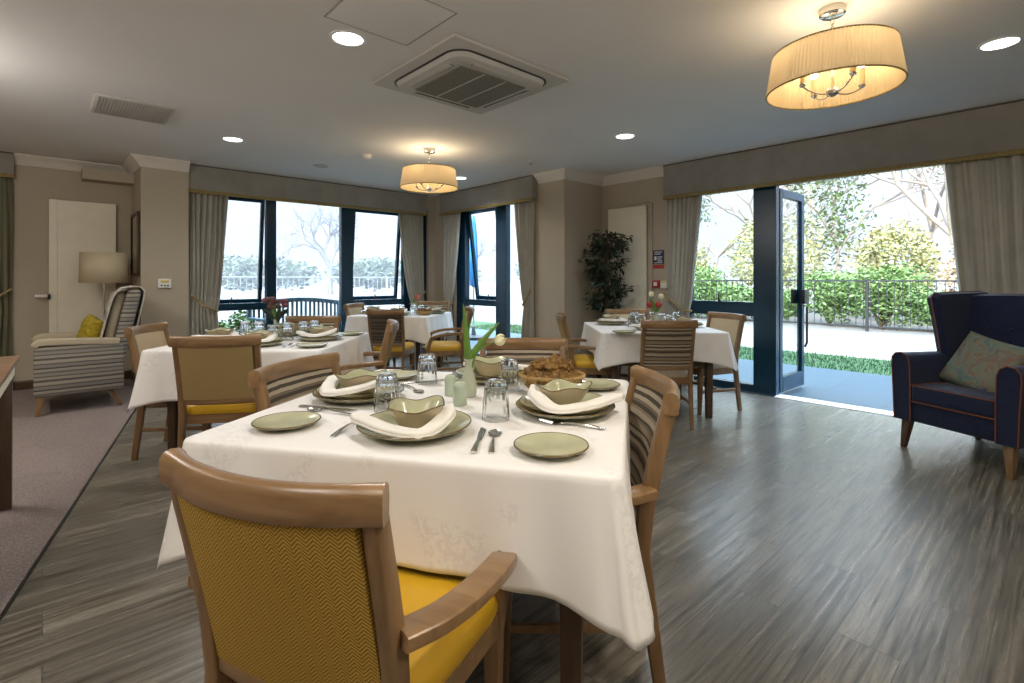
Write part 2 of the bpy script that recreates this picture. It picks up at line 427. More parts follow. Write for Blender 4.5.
run('trim_3', [(4.75, 4.66), (4.75, 4.22), (5.5, 4.22), (5.5, 3.26)], COV, M['cornice'], -1)
SK = [(0, 0), (.016, 0), (.016, .085), (.008, .1), (0, .1)]
run('baseboard_recess', [(XL, 7.7), (.80, 7.7), (.80, 6.9), (1.25, 6.9)], SK, M['skirt'], -1)
run('baseboard_bay', [(4.75, 4.78), (4.75, 4.22), (5.5, 4.22), (5.5, 4.16)], SK, M['skirt'], -1)
# boxed service duct under the cornice over the cream door
structure(MB().ab((.33, 7.46, 2.33), (.80, 7.7, 2.45), .004).build('trim_4', M['wall'], smooth=False))

# ------------------------------------------------------------------ glazing
def frame_bars(b, bars, d0, d1, axis, m=0):
    # bars: (u0,u1,z0,z1) ; axis 'x' -> runs along X at Y d0..d1 ; 'y' -> runs along Y at X d0..d1
    for u0, u1, z0, z1 in bars:
        lo, hi = ((u0, d0, z0), (u1, d1, z1)) if axis == 'x' else ((d0, u0, z0), (d1, u1, z1))
        b.ab(lo, hi, .006, m)
def pane(parent, u0, u1, z0, z1, d, axis, name='pane'):
    lo, hi = ((u0, d-.006, z0), (u1, d+.006, z1)) if axis == 'x' else ((d-.006, u0, z0), (d+.006, u1, z1))
    return MB().ab(lo, hi).build(name, M['pane'], parent, smooth=False)
def hung_sash(parent, u0, u1, z0, z1, d, axis, ang, out):
    # top-hung light tilted outwards at the foot
    b = MB(); w = .045; h = z1-z0; Wd = u1-u0
    for q in ((-Wd/2, -Wd/2+w, -h, 0), (Wd/2-w, Wd/2, -h, 0), (-Wd/2+w, Wd/2-w, -w, 0), (-Wd/2+w, Wd/2-w, -h, -h+w+.045)):
        b.ab((q[0], -.025, q[2]), (q[1], .025, q[3]), .005)
    o = b.build('sash', M['navy'], parent, smooth=False)
    g = MB().ab((-Wd/2+w, -.006, -h+w+.045), (Wd/2-w, .006, -w)).build('pane', M['pane'], o, smooth=False)
    hb = MB().ab((-.012, -.05, -h+.03), (.012, -.024, -h+.055), .003); hb.ab((-.009, -.06, -h+.04), (.009, -.042, -h+.12), .004)
    hb.build('handle', M['black'], o)
    if axis == 'x': o.location = ((u0+u1)/2, d, z1); o.rotation_euler = (rad(ang), 0, 0)
    else: o.location = (d, (u0+u1)/2, z1); o.rotation_euler = (rad(ang), 0, -PI/2)
    return o
# three-light window in the far wall
F0, F1 = 7.10, 7.19
b = MB()
TZ0, TZ1 = .81, .90
frame_bars(b, [(1.34, 1.40, .12, 2.32), (2.16, 2.285, .12, 2.32), (3.18, 3.36, .12, 2.32), (4.2, 4.62, .12, 2.32)], F0, F1, 'x')
frame_bars(b, [(1.40, 4.2, .12, .2), (1.40, 4.2, 2.25, 2.32), (1.40, 2.16, TZ0, TZ1), (3.36, 4.2, TZ0, TZ1)], F0+.004, F1-.004, 'x')
w1 = structure(b.build('window_1', M['navy'], smooth=False))
pane(w1, 1.40, 2.16, .2, TZ0, 7.145, 'x'); pane(w1, 2.285, 3.18, .2, 2.25, 7.145, 'x'); pane(w1, 3.36, 4.2, .2, TZ0, 7.145, 'x')
hung_sash(w1, 1.41, 2.15, TZ1-.05, 2.245, 7.15, 'x', 6.0, 1)
hung_sash(w1, 3.37, 4.18, TZ1-.05, 2.245, 7.15, 'x', 6.0, 1)
structure(MB().ab((1.30, 6.97, .10), (4.70, 7.10, .13), .006).build('trim_5', M['cornice'], smooth=False))
# bay window towards the garden
b = MB()
frame_bars(b, [(4.80, 4.86, .02, 2.32), (5.36, 5.58, .02, 2.32), (6.30, 6.52, .02, 2.32)], 4.80, 4.89, 'y')
frame_bars(b, [(4.86, 6.30, .02, .09), (4.86, 6.30, 2.25, 2.32), (5.58, 6.30, TZ0, TZ1)], 4.804, 4.886, 'y')
w2 = structure(b.build('window_2', M['navy'], smooth=False))
pane(w2, 4.86, 5.36, .09, 2.25, 4.845, 'y'); pane(w2, 5.58, 6.30, .09, TZ0, 4.845, 'y')
hung_sash(w2, 5.59, 6.29, TZ1-.05, 2.245, 4.85, 'y', 7.5, 1)
# garden door screen: fixed window + open leaf
b = MB()
frame_bars(b, [(2.98, 3.06, 0, 2.24), (2.04, 2.27, 0, 2.24), (.30, .36, 0, 2.24)], 5.55, 5.64, 'y')
frame_bars(b, [(2.27, 2.98, .0, .085), (.36, 2.98, 2.17, 2.24), (2.27, 2.98, TZ0, TZ1+.06)], 5.554, 5.636, 'y')
w3 = structure(b.build('window_3', M['navy'], smooth=False))
pane(w3, 2.27, 2.98, .085, TZ0, 5.595, 'y'); pane(w3, 2.27, 2.98, TZ1+.06, 2.17, 5.595, 'y')
hb = MB().ab((5.53, 2.62, .955), (5.552, 2.645, .985), .003); hb.ab((5.515, 2.625, .97), (5.532, 2.64, 1.05), .004); hb.build('handle', M['black'], w3)
structure(MB().ab((5.49, .36, -.03), (5.66, 2.04, .008), .003).build('trim_6', M['white'], smooth=False))
# open leaf, hinged at the post, swung straight out
b = MB(); LW, LH = .66, 2.15
for x0, x1, z0, z1 in ((0, .07, .02, LH), (LW-.07, LW, .02, LH), (.07, LW-.07, LH-.085, LH), (.07, LW-.07, .02, .18)):
    b.ab((x0, -.028, z0), (x1, .028, z1), .005)
d1 = structure(b.build('door_1', M['navy'], smooth=False)); d1.location = (5.648, 2.062, 0); d1.rotation_euler = (0, 0, rad(-1.5))
MB().ab((.07, -.008, .18), (LW-.07, .008, LH-.085)).build('pane', M['pane'], d1, smooth=False)
hb = MB().ab((LW-.12, -.075, .93), (LW+.012, -.03, 1.09), .008); hb.ab((LW-.12, .03, .93), (LW+.012, .075, 1.09), .008)
hb.build('lock_case', M['black'], d1)
MB().tube([(LW-.045, -.05, .45), (LW-.045, -.07, .5), (LW-.045, -.07, .9)], .012, 8, up=(0,1,0)).build('pull_bar', M['black'], d1)
# cream flush doors
b = MB().ab((0, -.02, .004), (.59, .02, 2.09), .004)
d2 = structure(b.build('door_2', M['door'], smooth=False)); d2.location = (.055, 7.66, 0)
MB().ab((-.0, -.027, .004), (.07, -.018, 2.092), .003).build('edge_strip', M['door'], d2, smooth=False)
hb = MB().ab((-.115, -.055, 1.005), (.0, -.025, 1.035), .006)
hb.build('door_closer_arm', M['white'], d2); MB().ab((-.012, -.06, .985), (.012, -.018, 1.04), .004).build('hinge_bracket', M['black'], d2)
b = MB().ab((-.02, 0, .004), (.02, .56, 2.11), .004)
d3 = structure(b.build('door_3', M['door'], smooth=False)); d3.location = (5.455, 3.51, 0)
structure(MB().ab((5.47, 3.445, 0), (5.5, 3.50, 2.14), .006).ab((5.47, 4.075, 0), (5.5, 4.13, 2.14), .006).ab((5.47, 3.5, 2.115), (5.5, 4.075, 2.15), .006).build('trim_7', M['wall'], smooth=False))

# ------------------------------------------------------------------ pelmets
def pelmet(label, a, b_, wall, z0, z1, axis, out=.11):
    # box pelmet from a to b_ along axis; face 'out' in front of wall (towards lower coordinate)
    t = thing('curtain_pelmet', label, 'pelmet', (a, wall, 0) if axis == 'x' else (wall, a, 0), 0, 'fabric pelmets above the curtains')
    def bx(u0, u1, d0, d1, za, zb, bev=.004): return ((u0, -d1, za), (u1, -d0, zb), bev) if axis == 'x' else ((-d1, u0, za), (-d0, u1, zb), bev)
    Ln = b_-a; m = MB()
    m.ab(*bx(0, Ln, out-.018, out, z0+.03, z1)); m.ab(*bx(0, .018, 0, out-.018, z0+.03, z1)); m.ab(*bx(Ln-.018, Ln, 0, out-.018, z0+.03, z1)); m.ab(*bx(.018, Ln-.018, 0, out-.018, z1-.02, z1-.002))
    m.build('board', M['pelmet'], t, smooth=False)
    g = MB(); g.ab(*bx(-.004, Ln+.004, out-.02, out+.010, z0, z0+.042, .008)); g.build('braid_trim', M['gold'], t)
    g = MB(); g.ab(*bx(0, Ln, out, out+.006, z1-.012, z1-.001, .002)); g.build('top_piping', M['skirt'], t)
    return t
pelmet('long grey fabric pelmet over the three-light window', 1.25, 4.53, 7.05, 2.215, 2.549, 'x')
pelmet('grey fabric pelmet over the narrow bay window by the pillar', 4.68, 6.77, 4.75, 2.215, 2.549, 'y', .10)
pelmet('deep grey fabric pelmet over the open garden doors', -1.2, 3.25, 5.5, 2.14, 2.549, 'y', .09)
pelmet('short grey pelmet above the green curtain beside the cream door', -1.6, -.22, 7.7, 2.28, 2.549, 'x', .10)

# ------------------------------------------------------------------ curtains
def curtain(label, fix, free_top, free_tie, free_bot, wall, axis, ztop, ztie, mat, folds, seed, rope=True, amp=.026, tie_fix=None, lining=None):
    # fix: outer edge (kept); free_*: inner edge at the top / tie / hem.
    base = (fix, wall, 0) if axis == 'x' else (wall, fix, 0)
    t = thing('curtain', label, 'curtain', base, 0, 'tied-back curtains')
    r = random.Random(seed); nu = folds*10+1; nz = 46; zb = .015
    ph = [r.uniform(-.25, .25) for _ in range(folds+1)]; am = [r.uniform(.7, 1.2) for _ in range(folds+1)]
    rows = []
    for k in range(nz+1):
        z = zb+(ztop-zb)*k/nz
        if z > ztie:
            s = (z-ztie)/(ztop-ztie); s2 = s**.62
            w = free_tie+(free_top-free_tie)*s2
        else:
            s = (ztie-z)/(ztie-zb); w = free_tie+(free_bot-free_tie)*min(1, s*1.6)**.8
        tight = max(0, 1-abs(z-ztie)/.22)
        row = []
        for i in range(nu):
            u = i/(nu-1); fi = u*folds; j = min(int(fi), folds-1); fr = fi-j
            pa = ph[j]*(1-fr)+ph[j+1]*fr; aa = am[j]*(1-fr)+am[j+1]*fr
            g = (w-fix)/(free_top-fix)
            # near the tie the cloth sags towards the rope: inner folds droop
            d = amp*aa*(.55+.45*min(1, 1/max(.4, g))) * (1-.45*tight)*math.sin(2*PI*(fi+pa*.6*(1-z/ztop)))
            d += .008*math.sin(2*PI*fi*2.1+seed+z)
            x = (w-fix)*u + .006*math.sin(9*u+z*3+seed)
            row.append((x, d, z) if axis == 'x' else (d, x, z))
        rows.append(row)
    o = MB().grid(rows).build('drape', mat, t, sharp=80)
    so = o.modifiers.new('thick', 'SOLIDIFY'); so.thickness = .004; so.offset = 0
    # header tape
    a0, a1 = sorted((0, free_top-fix)); hh = MB()
    hh.ab((a0, -.012, ztop-.002), (a1, .012, ztop+.02), .003) if axis == 'x' else hh.ab((-.012, a0, ztop-.002), (.012, a1, ztop+.02), .003)
    hh.build('header_tape', mat, t)
    if rope:
        pts = []; w = free_tie-fix; sg = 1 if w > 0 else -1
        for i in range(21):
            u = i/20; x = w*u+sg*.012*u; z = ztie+.20*(1-u)**1.2-.02*math.sin(PI*u)
            d = -.062+.045*u**4-.0*u
            pts.append((x, d, z) if axis == 'x' else (d, x, z))
        pts.append((pts[-1][0], pts[-1][1]+.05, pts[-1][2]) if axis == 'x' else (pts[-1][0]+.05, pts[-1][1], pts[-1][2]))
        rr = [.011+.0025*(i % 2) for i in range(len(pts))]
        MB().tube(pts, rr, 8).build('tieback_rope', M['rope'], t)
    return t
CW, CB, CD = 6.995, 4.703, 5.456
curtain('grey curtain tied back at the pillar end of the three-light window', 1.275, 1.69, 1.56, 1.60, CW, 'x', 2.24, .82, M['curtain'], 7, 3)
curtain('grey curtain tied back at the corner end of the three-light window', 4.50, 4.03, 4.28, 4.22, CW, 'x', 2.24, .82, M['curtain'], 7, 5)
curtain('grey curtain tied back at the corner end of the bay window', 6.74, 6.30, 6.52, 6.48, CB, 'y', 2.24, .82, M['curtain'], 6, 8, amp=.02)
curtain('narrow grey curtain tied back against the wall pillar beside the bay window', 4.715, 5.07, 4.885, 4.93, CB, 'y', 2.24, .86, M['curtain'], 6, 11, amp=.02)
curtain('beige curtain tied back between the fire notice and the garden window', 3.225, 2.80, 2.95, 2.90, CD, 'y', 2.17, .84, M['curtain'], 7, 14, amp=.02)
curtain('wide beige curtain behind the navy wing chair', -.55, .69, .56, .50, CD, 'y', 2.17, .78, M['curtain'], 13, 17, rope=False, amp=.021)
curtain('green striped curtain with rope tieback beside the cream door', -.235, -1.1, -.62, -.75, 7.66, 'x', 2.30, .90, M['curtg'], 8, 21)
# ================================================================== CEILING FITTINGS
def spot(name, loc, power, col=(1,.95,.88), size=150, blend=.9, r=.07):
    l = bpy.data.lights.new(name, 'SPOT'); l.energy = power; l.color = col; l.spot_size = rad(size); l.spot_blend = blend; l.shadow_soft_size = r
    o = bpy.data.objects.new(name, l); COL.objects.link(o); o.location = loc; return o
def point(name, loc, power, col, r=.03, parent=None):
    l = bpy.data.lights.new(name, 'POINT'); l.energy = power; l.color = col; l.shadow_soft_size = r
    o = bpy.data.objects.new(name, l); COL.objects.link(o); o.location = loc
    if parent: o.parent = parent
    return o
def downlight(x, y, label, cool, power):
    t = thing('ceiling_downlight', label, 'downlight', (x, y, H), 0, 'recessed ceiling downlights')
    MB().lathe([(.078, -.001), (.083, -.007), (.098, -.005), (.1, -.001)], 40).build('trim_ring', M['white'], t)
    MB().lathe([(.0001, -.0035), (.08, -.004)], 40).build('diffuser', M['down'], t)
    spot('downlight_lamp', (x, y, H-.03), power, (.92,.96,1) if cool else (1,.99,.96))
DL = 3.65
for x, y, lb, cl, p in ((1.26, 2.73, 'lit downlight next to the square access hatch', 0, 23), (1.35, 5.44, 'lit downlight nearest the cream door side of the ceiling', 0, 13),
                        (4.04, 2.83, 'lit downlight nearest the ficus corner', 1, 13), (4.03, .27, 'large lit downlight above the wing chair side', 1, 5),
                        (4.09, 5.48, 'lit downlight half hidden behind the farther pendant lamp', 1, 12)):
    downlight(x, y, lb, cl, p*DL)
# the same grid of fittings carries on behind the viewer
for x, y, p in ((1.3, .15, 20), (-1.4, 2.75, 17), (-1.4, .15, 10), (-1.4, 5.4, 24)):
    spot('downlight_lamp', (x, y, H-.03), p*DL, (1,.88,.70))

def pendant(x, y, label, power, rot):
    t = thing('pendant_lamp', label, 'pendant lamp', (x, y, H), rot, 'pleated drum pendant lamps')
    MB().lathe([(.0001, 0), (.058, 0), (.06, -.006), (.058, -.032), (.05, -.038), (.012, -.04), (.0001, -.04)], 32).build('ceiling_rose', M['chrome'], t)
    # chain
    c = MB(); zt, zb = -.04, -.155; n = 6
    for i in range(n):
        z = zt-(zt-zb)*(i+.5)/n; hgt = (zt-zb)/n*.68
        pts = [(math.cos(2*PI*k/14)*.0085, 0, z+math.sin(2*PI*k/14)*hgt) for k in range(14)]
        if i % 2: pts = [(0, p[0], p[2]) for p in pts]
        c.tube(pts, .0022, 6, closed=True, up=(0,1,0) if i % 2 == 0 else (1,0,0))
    c.build('chain', M['chrome'], t)
    z1, z0, RR = -.213, -.405, .295
    P = []; nn = 420
    for i in range(nn):
        a = 2*PI*i/nn; rr = RR+.0035*math.cos(a*105)
        P.append([(rr*(.9+.1*k/5)*math.cos(a), rr*(.9+.1*k/5)*math.sin(a), z1+(z0-z1)*k/5) for k in range(6)])
    MB().grid(P, cu=True).build('lamp_shade', M['shade'], t, sharp=80)
    b = MB()
    for z in (z1, z0):
        b.tube([(math.cos(2*PI*k/64)*RR*(1 if z == z0 else .9), math.sin(2*PI*k/64)*RR*(1 if z == z0 else .9), z) for k in range(64)], .004, 6, closed=True)
    b.build('shade_rim', M['gold'], t)
    b = MB().tube([(0, 0, -.15), (0, 0, z0)], .007, 10, up=(0,1,0))
    for k in range(3):
        a = 2*PI*k/3+.4; b.tube([(0, 0, z1+.002), (.9*RR*math.cos(a), .9*RR*math.sin(a), z1+.002)], .0028, 6)
    b.lathe([(.0001, z0+.008), (.02, z0+.006), (.03, z0-.008), (.026, z0-.024), (.01, z0-.034), (.0001, z0-.036)], 24)
    b.build('stem', M['chrome'], t)
    for k in range(4):
        a = PI/2*k+.25; ca, sa = math.cos(a), math.sin(a)
        pts = [(ca*q*.15, sa*q*.15, z0-.012-.016*math.sin(q*PI*.9)+.03*q*q) for q in [i/10 for i in range(11)]]
        arm = MB().tube(pts, .0038, 8); ex, ey, ez = pts[-1]
        arm.lathe([(.0001, 0), (.012, 0), (.017, .01), (.012, .014), (.0001, .014)], 16, (ex, ey, ez))
        ao = arm.build('arm', M['chrome'], t)
        MB().lathe([(.0001, .014), (.0125, .014), (.0125, .095), (.0001, .095)], 14, (ex, ey, ez)).build('candle_sleeve', M['candle'], ao)
        MB().lathe([(.0001, .094), (.009, .096), (.018, .112), (.016, .130), (.007, .148), (.0001, .154)], 14, (ex, ey, ez)).build('bulb', M['bulb'], ao)
    cr, sr = math.cos(rot), math.sin(rot)
    for k in range(4):
        a = PI/2*k+.25+rot
        point('pendant_or_fill_glow', (x+.15*math.cos(a), y+.15*math.sin(a), H+z0+.185), power/4, (1,.78,.50), .02)
    return t
pendant(2.90, .80, 'large nearer pleated drum pendant hanging towards the garden doors', 6.5, .6)
pendant(2.95, 4.48, 'smaller-looking farther pleated drum pendant by the three-light window', 7, .2)
# unseen fill lights added around the viewer to brighten the ceiling, no fittings
for x, y in ((-.9, .8), (-.9, 4.4), (1.0, -.9)): point('pendant_or_fill_glow', (x, y, H-.27), 44, (1,.94,.86), .22)

# air-conditioning cassette
t = thing('air_conditioner', 'square white ceiling cassette air conditioner with brown intake grille', 'air conditioner', (2.13, 2.74, H))
b = MB(); h = .475
b.box((0, 0, -.012), (.95, .95, .022), .008); b.build('ceiling_plate', M['hatch'], t)
def rr_pts(hx, r, n=10):
    pts = []
    for cx, cy, a0 in ((hx-r, hx-r, 0), (-hx+r, hx-r, 90), (-hx+r, -hx+r, 180), (hx-r, -hx+r, 270)):
        pts += [(cx+r*math.cos(rad(a0+90*k/n)), cy+r*math.sin(rad(a0+90*k/n))) for k in range(n+1)]
    return pts
def rr_slab(b, rings, m=0):        # stacked rounded squares (half size, corner radius, z)
    L_ = [[(x, y, z) for x, y in rr_pts(hx, r)] for hx, r, z in rings]; n = len(L_[0])
    vs = [p for q in L_ for p in q]; fs = []
    for i in range(len(L_)-1):
        for j in range(n): fs.append((i*n+j, i*n+(j+1) % n, (i+1)*n+(j+1) % n, (i+1)*n+j))
    fs += [tuple(range(n)), tuple((len(L_)-1)*n+j for j in range(n-1, -1, -1))]
    return b.add(vs, fs, m)
b = rr_slab(MB(), [(.385, .11, -.023), (.385, .11, -.03), (.372, .10, -.052), (.35, .09, -.06), (.30, .05, -.06)])
b.build('fascia', M['hatch'], t, sharp=30)
b = rr_slab(MB(), [(.40, .125, -.0225), (.40, .125, -.0275)]); b.build('shadow_gap', M['edge'], t, smooth=False)
for k in range(4):
    a = PI/2*k; Rm = Matrix.Rotation(a, 4, 'Z')
    v = MB().box(Rm @ Vector((0, .318, -.0605)), (.46, .03, .006), .002, mat=Rm).build('air_slot', M['edge'], t, smooth=False)
    MB().box(Rm @ Vector((0, .327, -.063)), (.46, .03, .005), .002, mat=Rm @ Matrix.Rotation(rad(9), 4, 'X')).build('louvre', M['hatch'], t)
g = MB().box((0, 0, -.0625), (.53, .53, .008), .002).build('intake_grille', M['grille'], t, smooth=False)
b = MB()
for x in (-.09, .09): b.box((x, 0, -.0675), (.007, .53, .004), .001)
b.build('grille_bar', M['hatch'], t)
# hatches, detector, speaker, sensor
t = thing('access_hatch', 'square ceiling access hatch next to the air conditioner', 'hatch', (1.305, 2.34, H))
MB().box((0, 0, -.003), (.47, .47, .006), .002).build('panel', M['ceil'], t)
b = MB()
for s in (-1, 1): b.box((s*.241, 0, -.002), (.006, .488, .006)); b.box((0, s*.241, -.002), (.476, .006, .006))
b.build('frame', M['vent'], t)
t = thing('ceiling_vent', 'flat grey square vent panel over the carpeted side', 'vent', (.53, 5.03, H))
MB().box((0, 0, -.006), (.50, .53, .012), .004).build('frame', M['hatch'], t)
b = MB()
for k in range(22): b.box((-.2205+k*.021, 0, -.0125), (.014, .49, .004), .001)
b.build('slat', M['vent'], t)
t = thing('smoke_detector', 'round white smoke detector near the farther pendant', 'smoke detector', (2.59, 5.15, H))
MB().lathe([(.0001, 0), (.055, 0), (.055, -.012), (.048, -.014)], 32).build('base', M['white'], t)
MB().lathe([(.046, -.012), (.05, -.02), (.045, -.036), (.03, -.044), (.0001, -.046)], 32).build('sensor_head', M['white'], t)
o = MB().lathe([(.0001, 0), (.085, 0), (.088, -.004), (.08, -.009), (.06, -.006), (.0001, -.0075)], 40).build('ceiling_speaker', M['vent']); o.location = (2.44, 6.02, H)
tag(o, 'flat round grey speaker disc in the ceiling near the far window', 'speaker')
t = thing('sprinkler_head', 'tiny sprinkler head in the ceiling near the wall pillar', 'sprinkler', (4.1, 4.15, H))
MB().lathe([(.0001, 0), (.035, 0), (.033, -.006), (.0001, -.007)], 24).build('cover_plate', M['white'], t)
MB().lathe([(.006, -.006), (.006, -.03), (.02, -.031), (.02, -.034), (.0001, -.034)], 16).build('deflector', M['chrome'], t)

# ------------------------------------------------------------------ wall items
t = thing('wall_sign', 'small navy fire notice with red strip on wall beside the garden curtain', 'sign', (5.498, 3.365, 1.47)); t.rotation_euler = (0, 0, -PI/2)
# local x runs along the wall (towards the viewer's right), y into the room is -y
MB().box((0, -.004, 0), (.15, .008, .17), .002).build('board', M['signblue'], t)
b = MB()
for i, (x0, x1) in enumerate(((-.052, .05), (-.052, .03), (-.012, .052), (-.012, .04), (-.012, .05))):
    z = .062-.024*i-(0 if i < 2 else .012); b.box(((x0+x1)/2, -.0085, z), (x1-x0, .002, .010))
b.box((-.04, -.0085, -.012), (.03, .002, .045)); b.box((.0, -.0085, -.068), (.11, .002, .008))
b.build('lettering', M['white'], t, smooth=False)
MB().box((0, -.004, -.115), (.15, .008, .042), .002).build('red_strip', M['signred'], t)
t = thing('fire_call_point', 'red square fire call point under the navy notice', 'alarm', (5.498, 3.39, 1.145)); t.rotation_euler = (0, 0, -PI/2)
MB().box((0, -.018, 0), (.088, .036, .088), .006).build('housing', M['signred'], t)
MB().box((0, -.037, 0), (.048, .004, .048), .002).build('break_glass', M['white'], t)
t = thing('wall_switch', 'cream wall box with yellow strip beside the red call point', 'switch', (5.498, 3.285, 1.14)); t.rotation_euler = (0, 0, -PI/2)
MB().box((0, -.014, 0), (.085, .028, .09), .005).build('plate', M['door'], t); MB().box((0, -.029, .03), (.07, .003, .014), .001).build('strip', M['yellow'], t); MB().box((0, -.03, -.012), (.018, .006, .03), .002).build('rocker', M['white'], t)
# thermostat: pillar face Y = 6.9
t = thing('thermostat', 'white thermostat panel with two rows of buttons on the pillar', 'thermostat', (1.015, 6.898, 1.155))
MB().box((0, -.011, 0), (.125, .022, .105), .006).build('housing', M['white'], t)
MB().box((0, -.0225, .022), (.075, .003, .026), .001).build('display', M['yellow'], t)
for x in (-.03, 0, .03): MB().box((x, -.0235, -.022), (.018, .005, .014), .002).build('button', M['black'], t)
# framed picture on the pillar's side (X = .80, facing -X)
t = thing('picture_frame', 'dark framed picture on the shaded side of the pillar', 'picture', (.798, 7.24, 1.60)); t.rotation_euler = (0, 0, -PI/2)
b = MB()
for s in (-1, 1): b.box((s*.25, -.014, 0), (.035, .028, .72), .004); b.box((0, -.014, s*.3425), (.465, .028, .035), .004)
b.build('frame', M['walnut'], t)
MB().box((0, -.006, 0), (.47, .012, .66)).build('print', M['oat'], t, smooth=False)
# ================================================================== DINING CHAIRS
SH = .88
def bow(x, b=.055, hw=.235): return b*(1-min(1, (x/hw)**2))
def backy(z):                     # rake of the back
    z0, z1 = .44, SH; s = (z-z0)/(z1-z0); return -.235-.095*s**1.15 if s > 0 else -.235-.02*(-s)
def make_chair(label, inner, outer, seat, arms=False, group='oak dining chairs', low=.50):
    t = thing('dining_chair', label, 'chair', (0,0,0), 0, group)
    for s in (-1, 1):             # rear legs run up into the back posts
        path = [(s*.205, -.30, 0), (s*.207, -.272, .2), (s*.21, -.242, .42), (s*.212, backy(.55), .55), (s*.214, backy(.7), .7), (s*.216, backy(.835), .835)]
        MB().sweep(path, rrect(.034, .046, .35), up=(0, 1, 0), scl=[.78, .9, 1, 1, .95, .9]).build('leg', M['oakz'], t)
        MB().taper((s*.222, .155, 0), (s*.226, .145, .42), (.028, .028), (.046, .046), .006).build('leg', M['oakz'], t)
    # top rail: thick, bowed away from the sitter, ends rolled forward
    path = []; scl = []
    for i in range(25):
        u = -1+2*i/24; x = .238*u
        path.append((x, backy(SH-.03)-bow(x)+.004, SH-.03+.002*u*u)); e = 1-abs(u)
        scl.append((1.0+.45*max(0, 1-e/.14)**2*.55 if e < .14 else 1, 1))
    prof = [(-.015, -.034), (.013, -.034), (.017, -.028), (.018, .012), (.013, .024), (.003, .029), (-.009, .027), (-.017, .018), (-.019, 0)]
    MB().sweep(path, prof, up=(0, 0, 1), scl=scl).build('top_rail', M['oak'], t, sharp=50)
    # lower back rail
    path = [(x, backy(low-.015)-bow(x)*.5, low-.015) for x in [-.2+.4*i/10 for i in range(11)]]
    MB().sweep(path, rrect(.026, .034, .4)).build('back_rail', M['oak'], t)
    def panel(off0, off1, z0, z1, hw, mat, name, m=8, puff=.008):
        F = []; B = []
        for k in range(m+1):
            z = z0+(z1-z0)*k/m; f = []; g = []
            for i in range(17):
                x = -hw+2*hw*i/16; y = backy(z)-bow(x)*(.5+.5*(z-.5)/.36)
                p = puff*min(1, 4*min(i/16, 1-i/16))**.5*min(1, 4*min(k/m, 1-k/m))**.5
                f.append((x, y+off1+(p if off1 > 0 else 0), z)); g.append((x, y+off0-(p if off1 <= 0 else 0), z))
            F.append(f); B.append(g)
        b = MB().grid(F).grid(B)
        ring = [(k, 0) for k in range(m+1)]+[(m, i) for i in range(1, 17)]+[(k, 16) for k in range(m-1, -1, -1)]+[(0, i) for i in range(15, 0, -1)]
        vs = []; n = len(ring)
        for k, i in ring: vs += [F[k][i], B[k][i]]
        b.add(vs, [(2*j, 2*((j+1) % n), 2*((j+1) % n)+1, 2*j+1) for j in range(n)])
        return b.build(name, mat, t, sharp=60)
    panel(.001, .016, low, SH-.06, .196, inner, 'backrest')
    panel(-.014, -.001, low, SH-.06, .196, outer, 'back_panel', puff=.003)
    # seat
    def seat_out(g, z, yo=0): return [(-.218-g, -.225-g, z), (.218+g, -.225-g, z), (.25+g, .165+g, z), (-.25-g, .165+g, z)]
    MB().hexa(seat_out(-.004, .345), seat_out(-.002, .41), .006).build('seat_rail', M['oak'], t, smooth=False)
    P = []; nn = 48
    outl = []
    for i in range(nn):
        a = 2*PI*i/nn; c_, s_ = math.cos(a), math.sin(a)
        x = math.copysign(abs(c_)**.28, c_); y = math.copysign(abs(s_)**.28, s_)
        outl.append((x*(.232+.018*y), -.03+y*.2))
    for (x, y) in outl:
        P.append([((x)*q, (y+.03)*q-.03, z) for q, z in ((1.0, .405), (1.02, .418), (1.025, .432), (1.01, .447), (.97, .459), (.85, .468), (.6, .474), (.3, .477), (.0, .478))])
    MB().grid(P, cu=True).build('seat', seat, t, sharp=80)
    # stretchers
    for s in (-1, 1): MB().sweep([(s*.206, -.268, .2), (s*.22, .15, .2)], rrect(.016, .026, .4)).build('stretcher', M['oak'], t)
    MB().sweep([(x, -.06-.04*(1-(x/.21)**2), .2) for x in [-.211+.422*i/10 for i in range(11)]], rrect(.018, .026, .4)).build('stretcher', M['oak'], t)
    if arms:
        for s in (-1, 1):
            path = [(s*.226, -.262, .60), (s*.262, -.2, .598), (s*.285, -.12, .596), (s*.290, -.03, .588), (s*.283, .05, .573), (s*.268, .105, .552)]
            from_pts = []
            for i in range(len(path)-1):
                for q in range(4):
                    a, b_ = Vector(path[i]), Vector(path[i+1]); from_pts.append(a.lerp(b_, q/4))
            from_pts.append(Vector(path[-1]))
            for _ in range(2): from_pts = [from_pts[0]]+[(from_pts[i-1]+from_pts[i]*2+from_pts[i+1])/4 for i in range(1, len(from_pts)-1)]+[from_pts[-1]]
            ar = MB().sweep(from_pts, rrect(.062, .030, .35)).build('armrest', M['oak'], t)
            MB().sweep([(s*.232, .148, .36), (s*.248, .142, .45), (s*.263, .125, .51), (s*.268, .1, .56)], rrect(.034, .042, .4), up=(0, 1, 0)).build('arm_post', M['oakz'], ar)
    return t
PROTO = {}
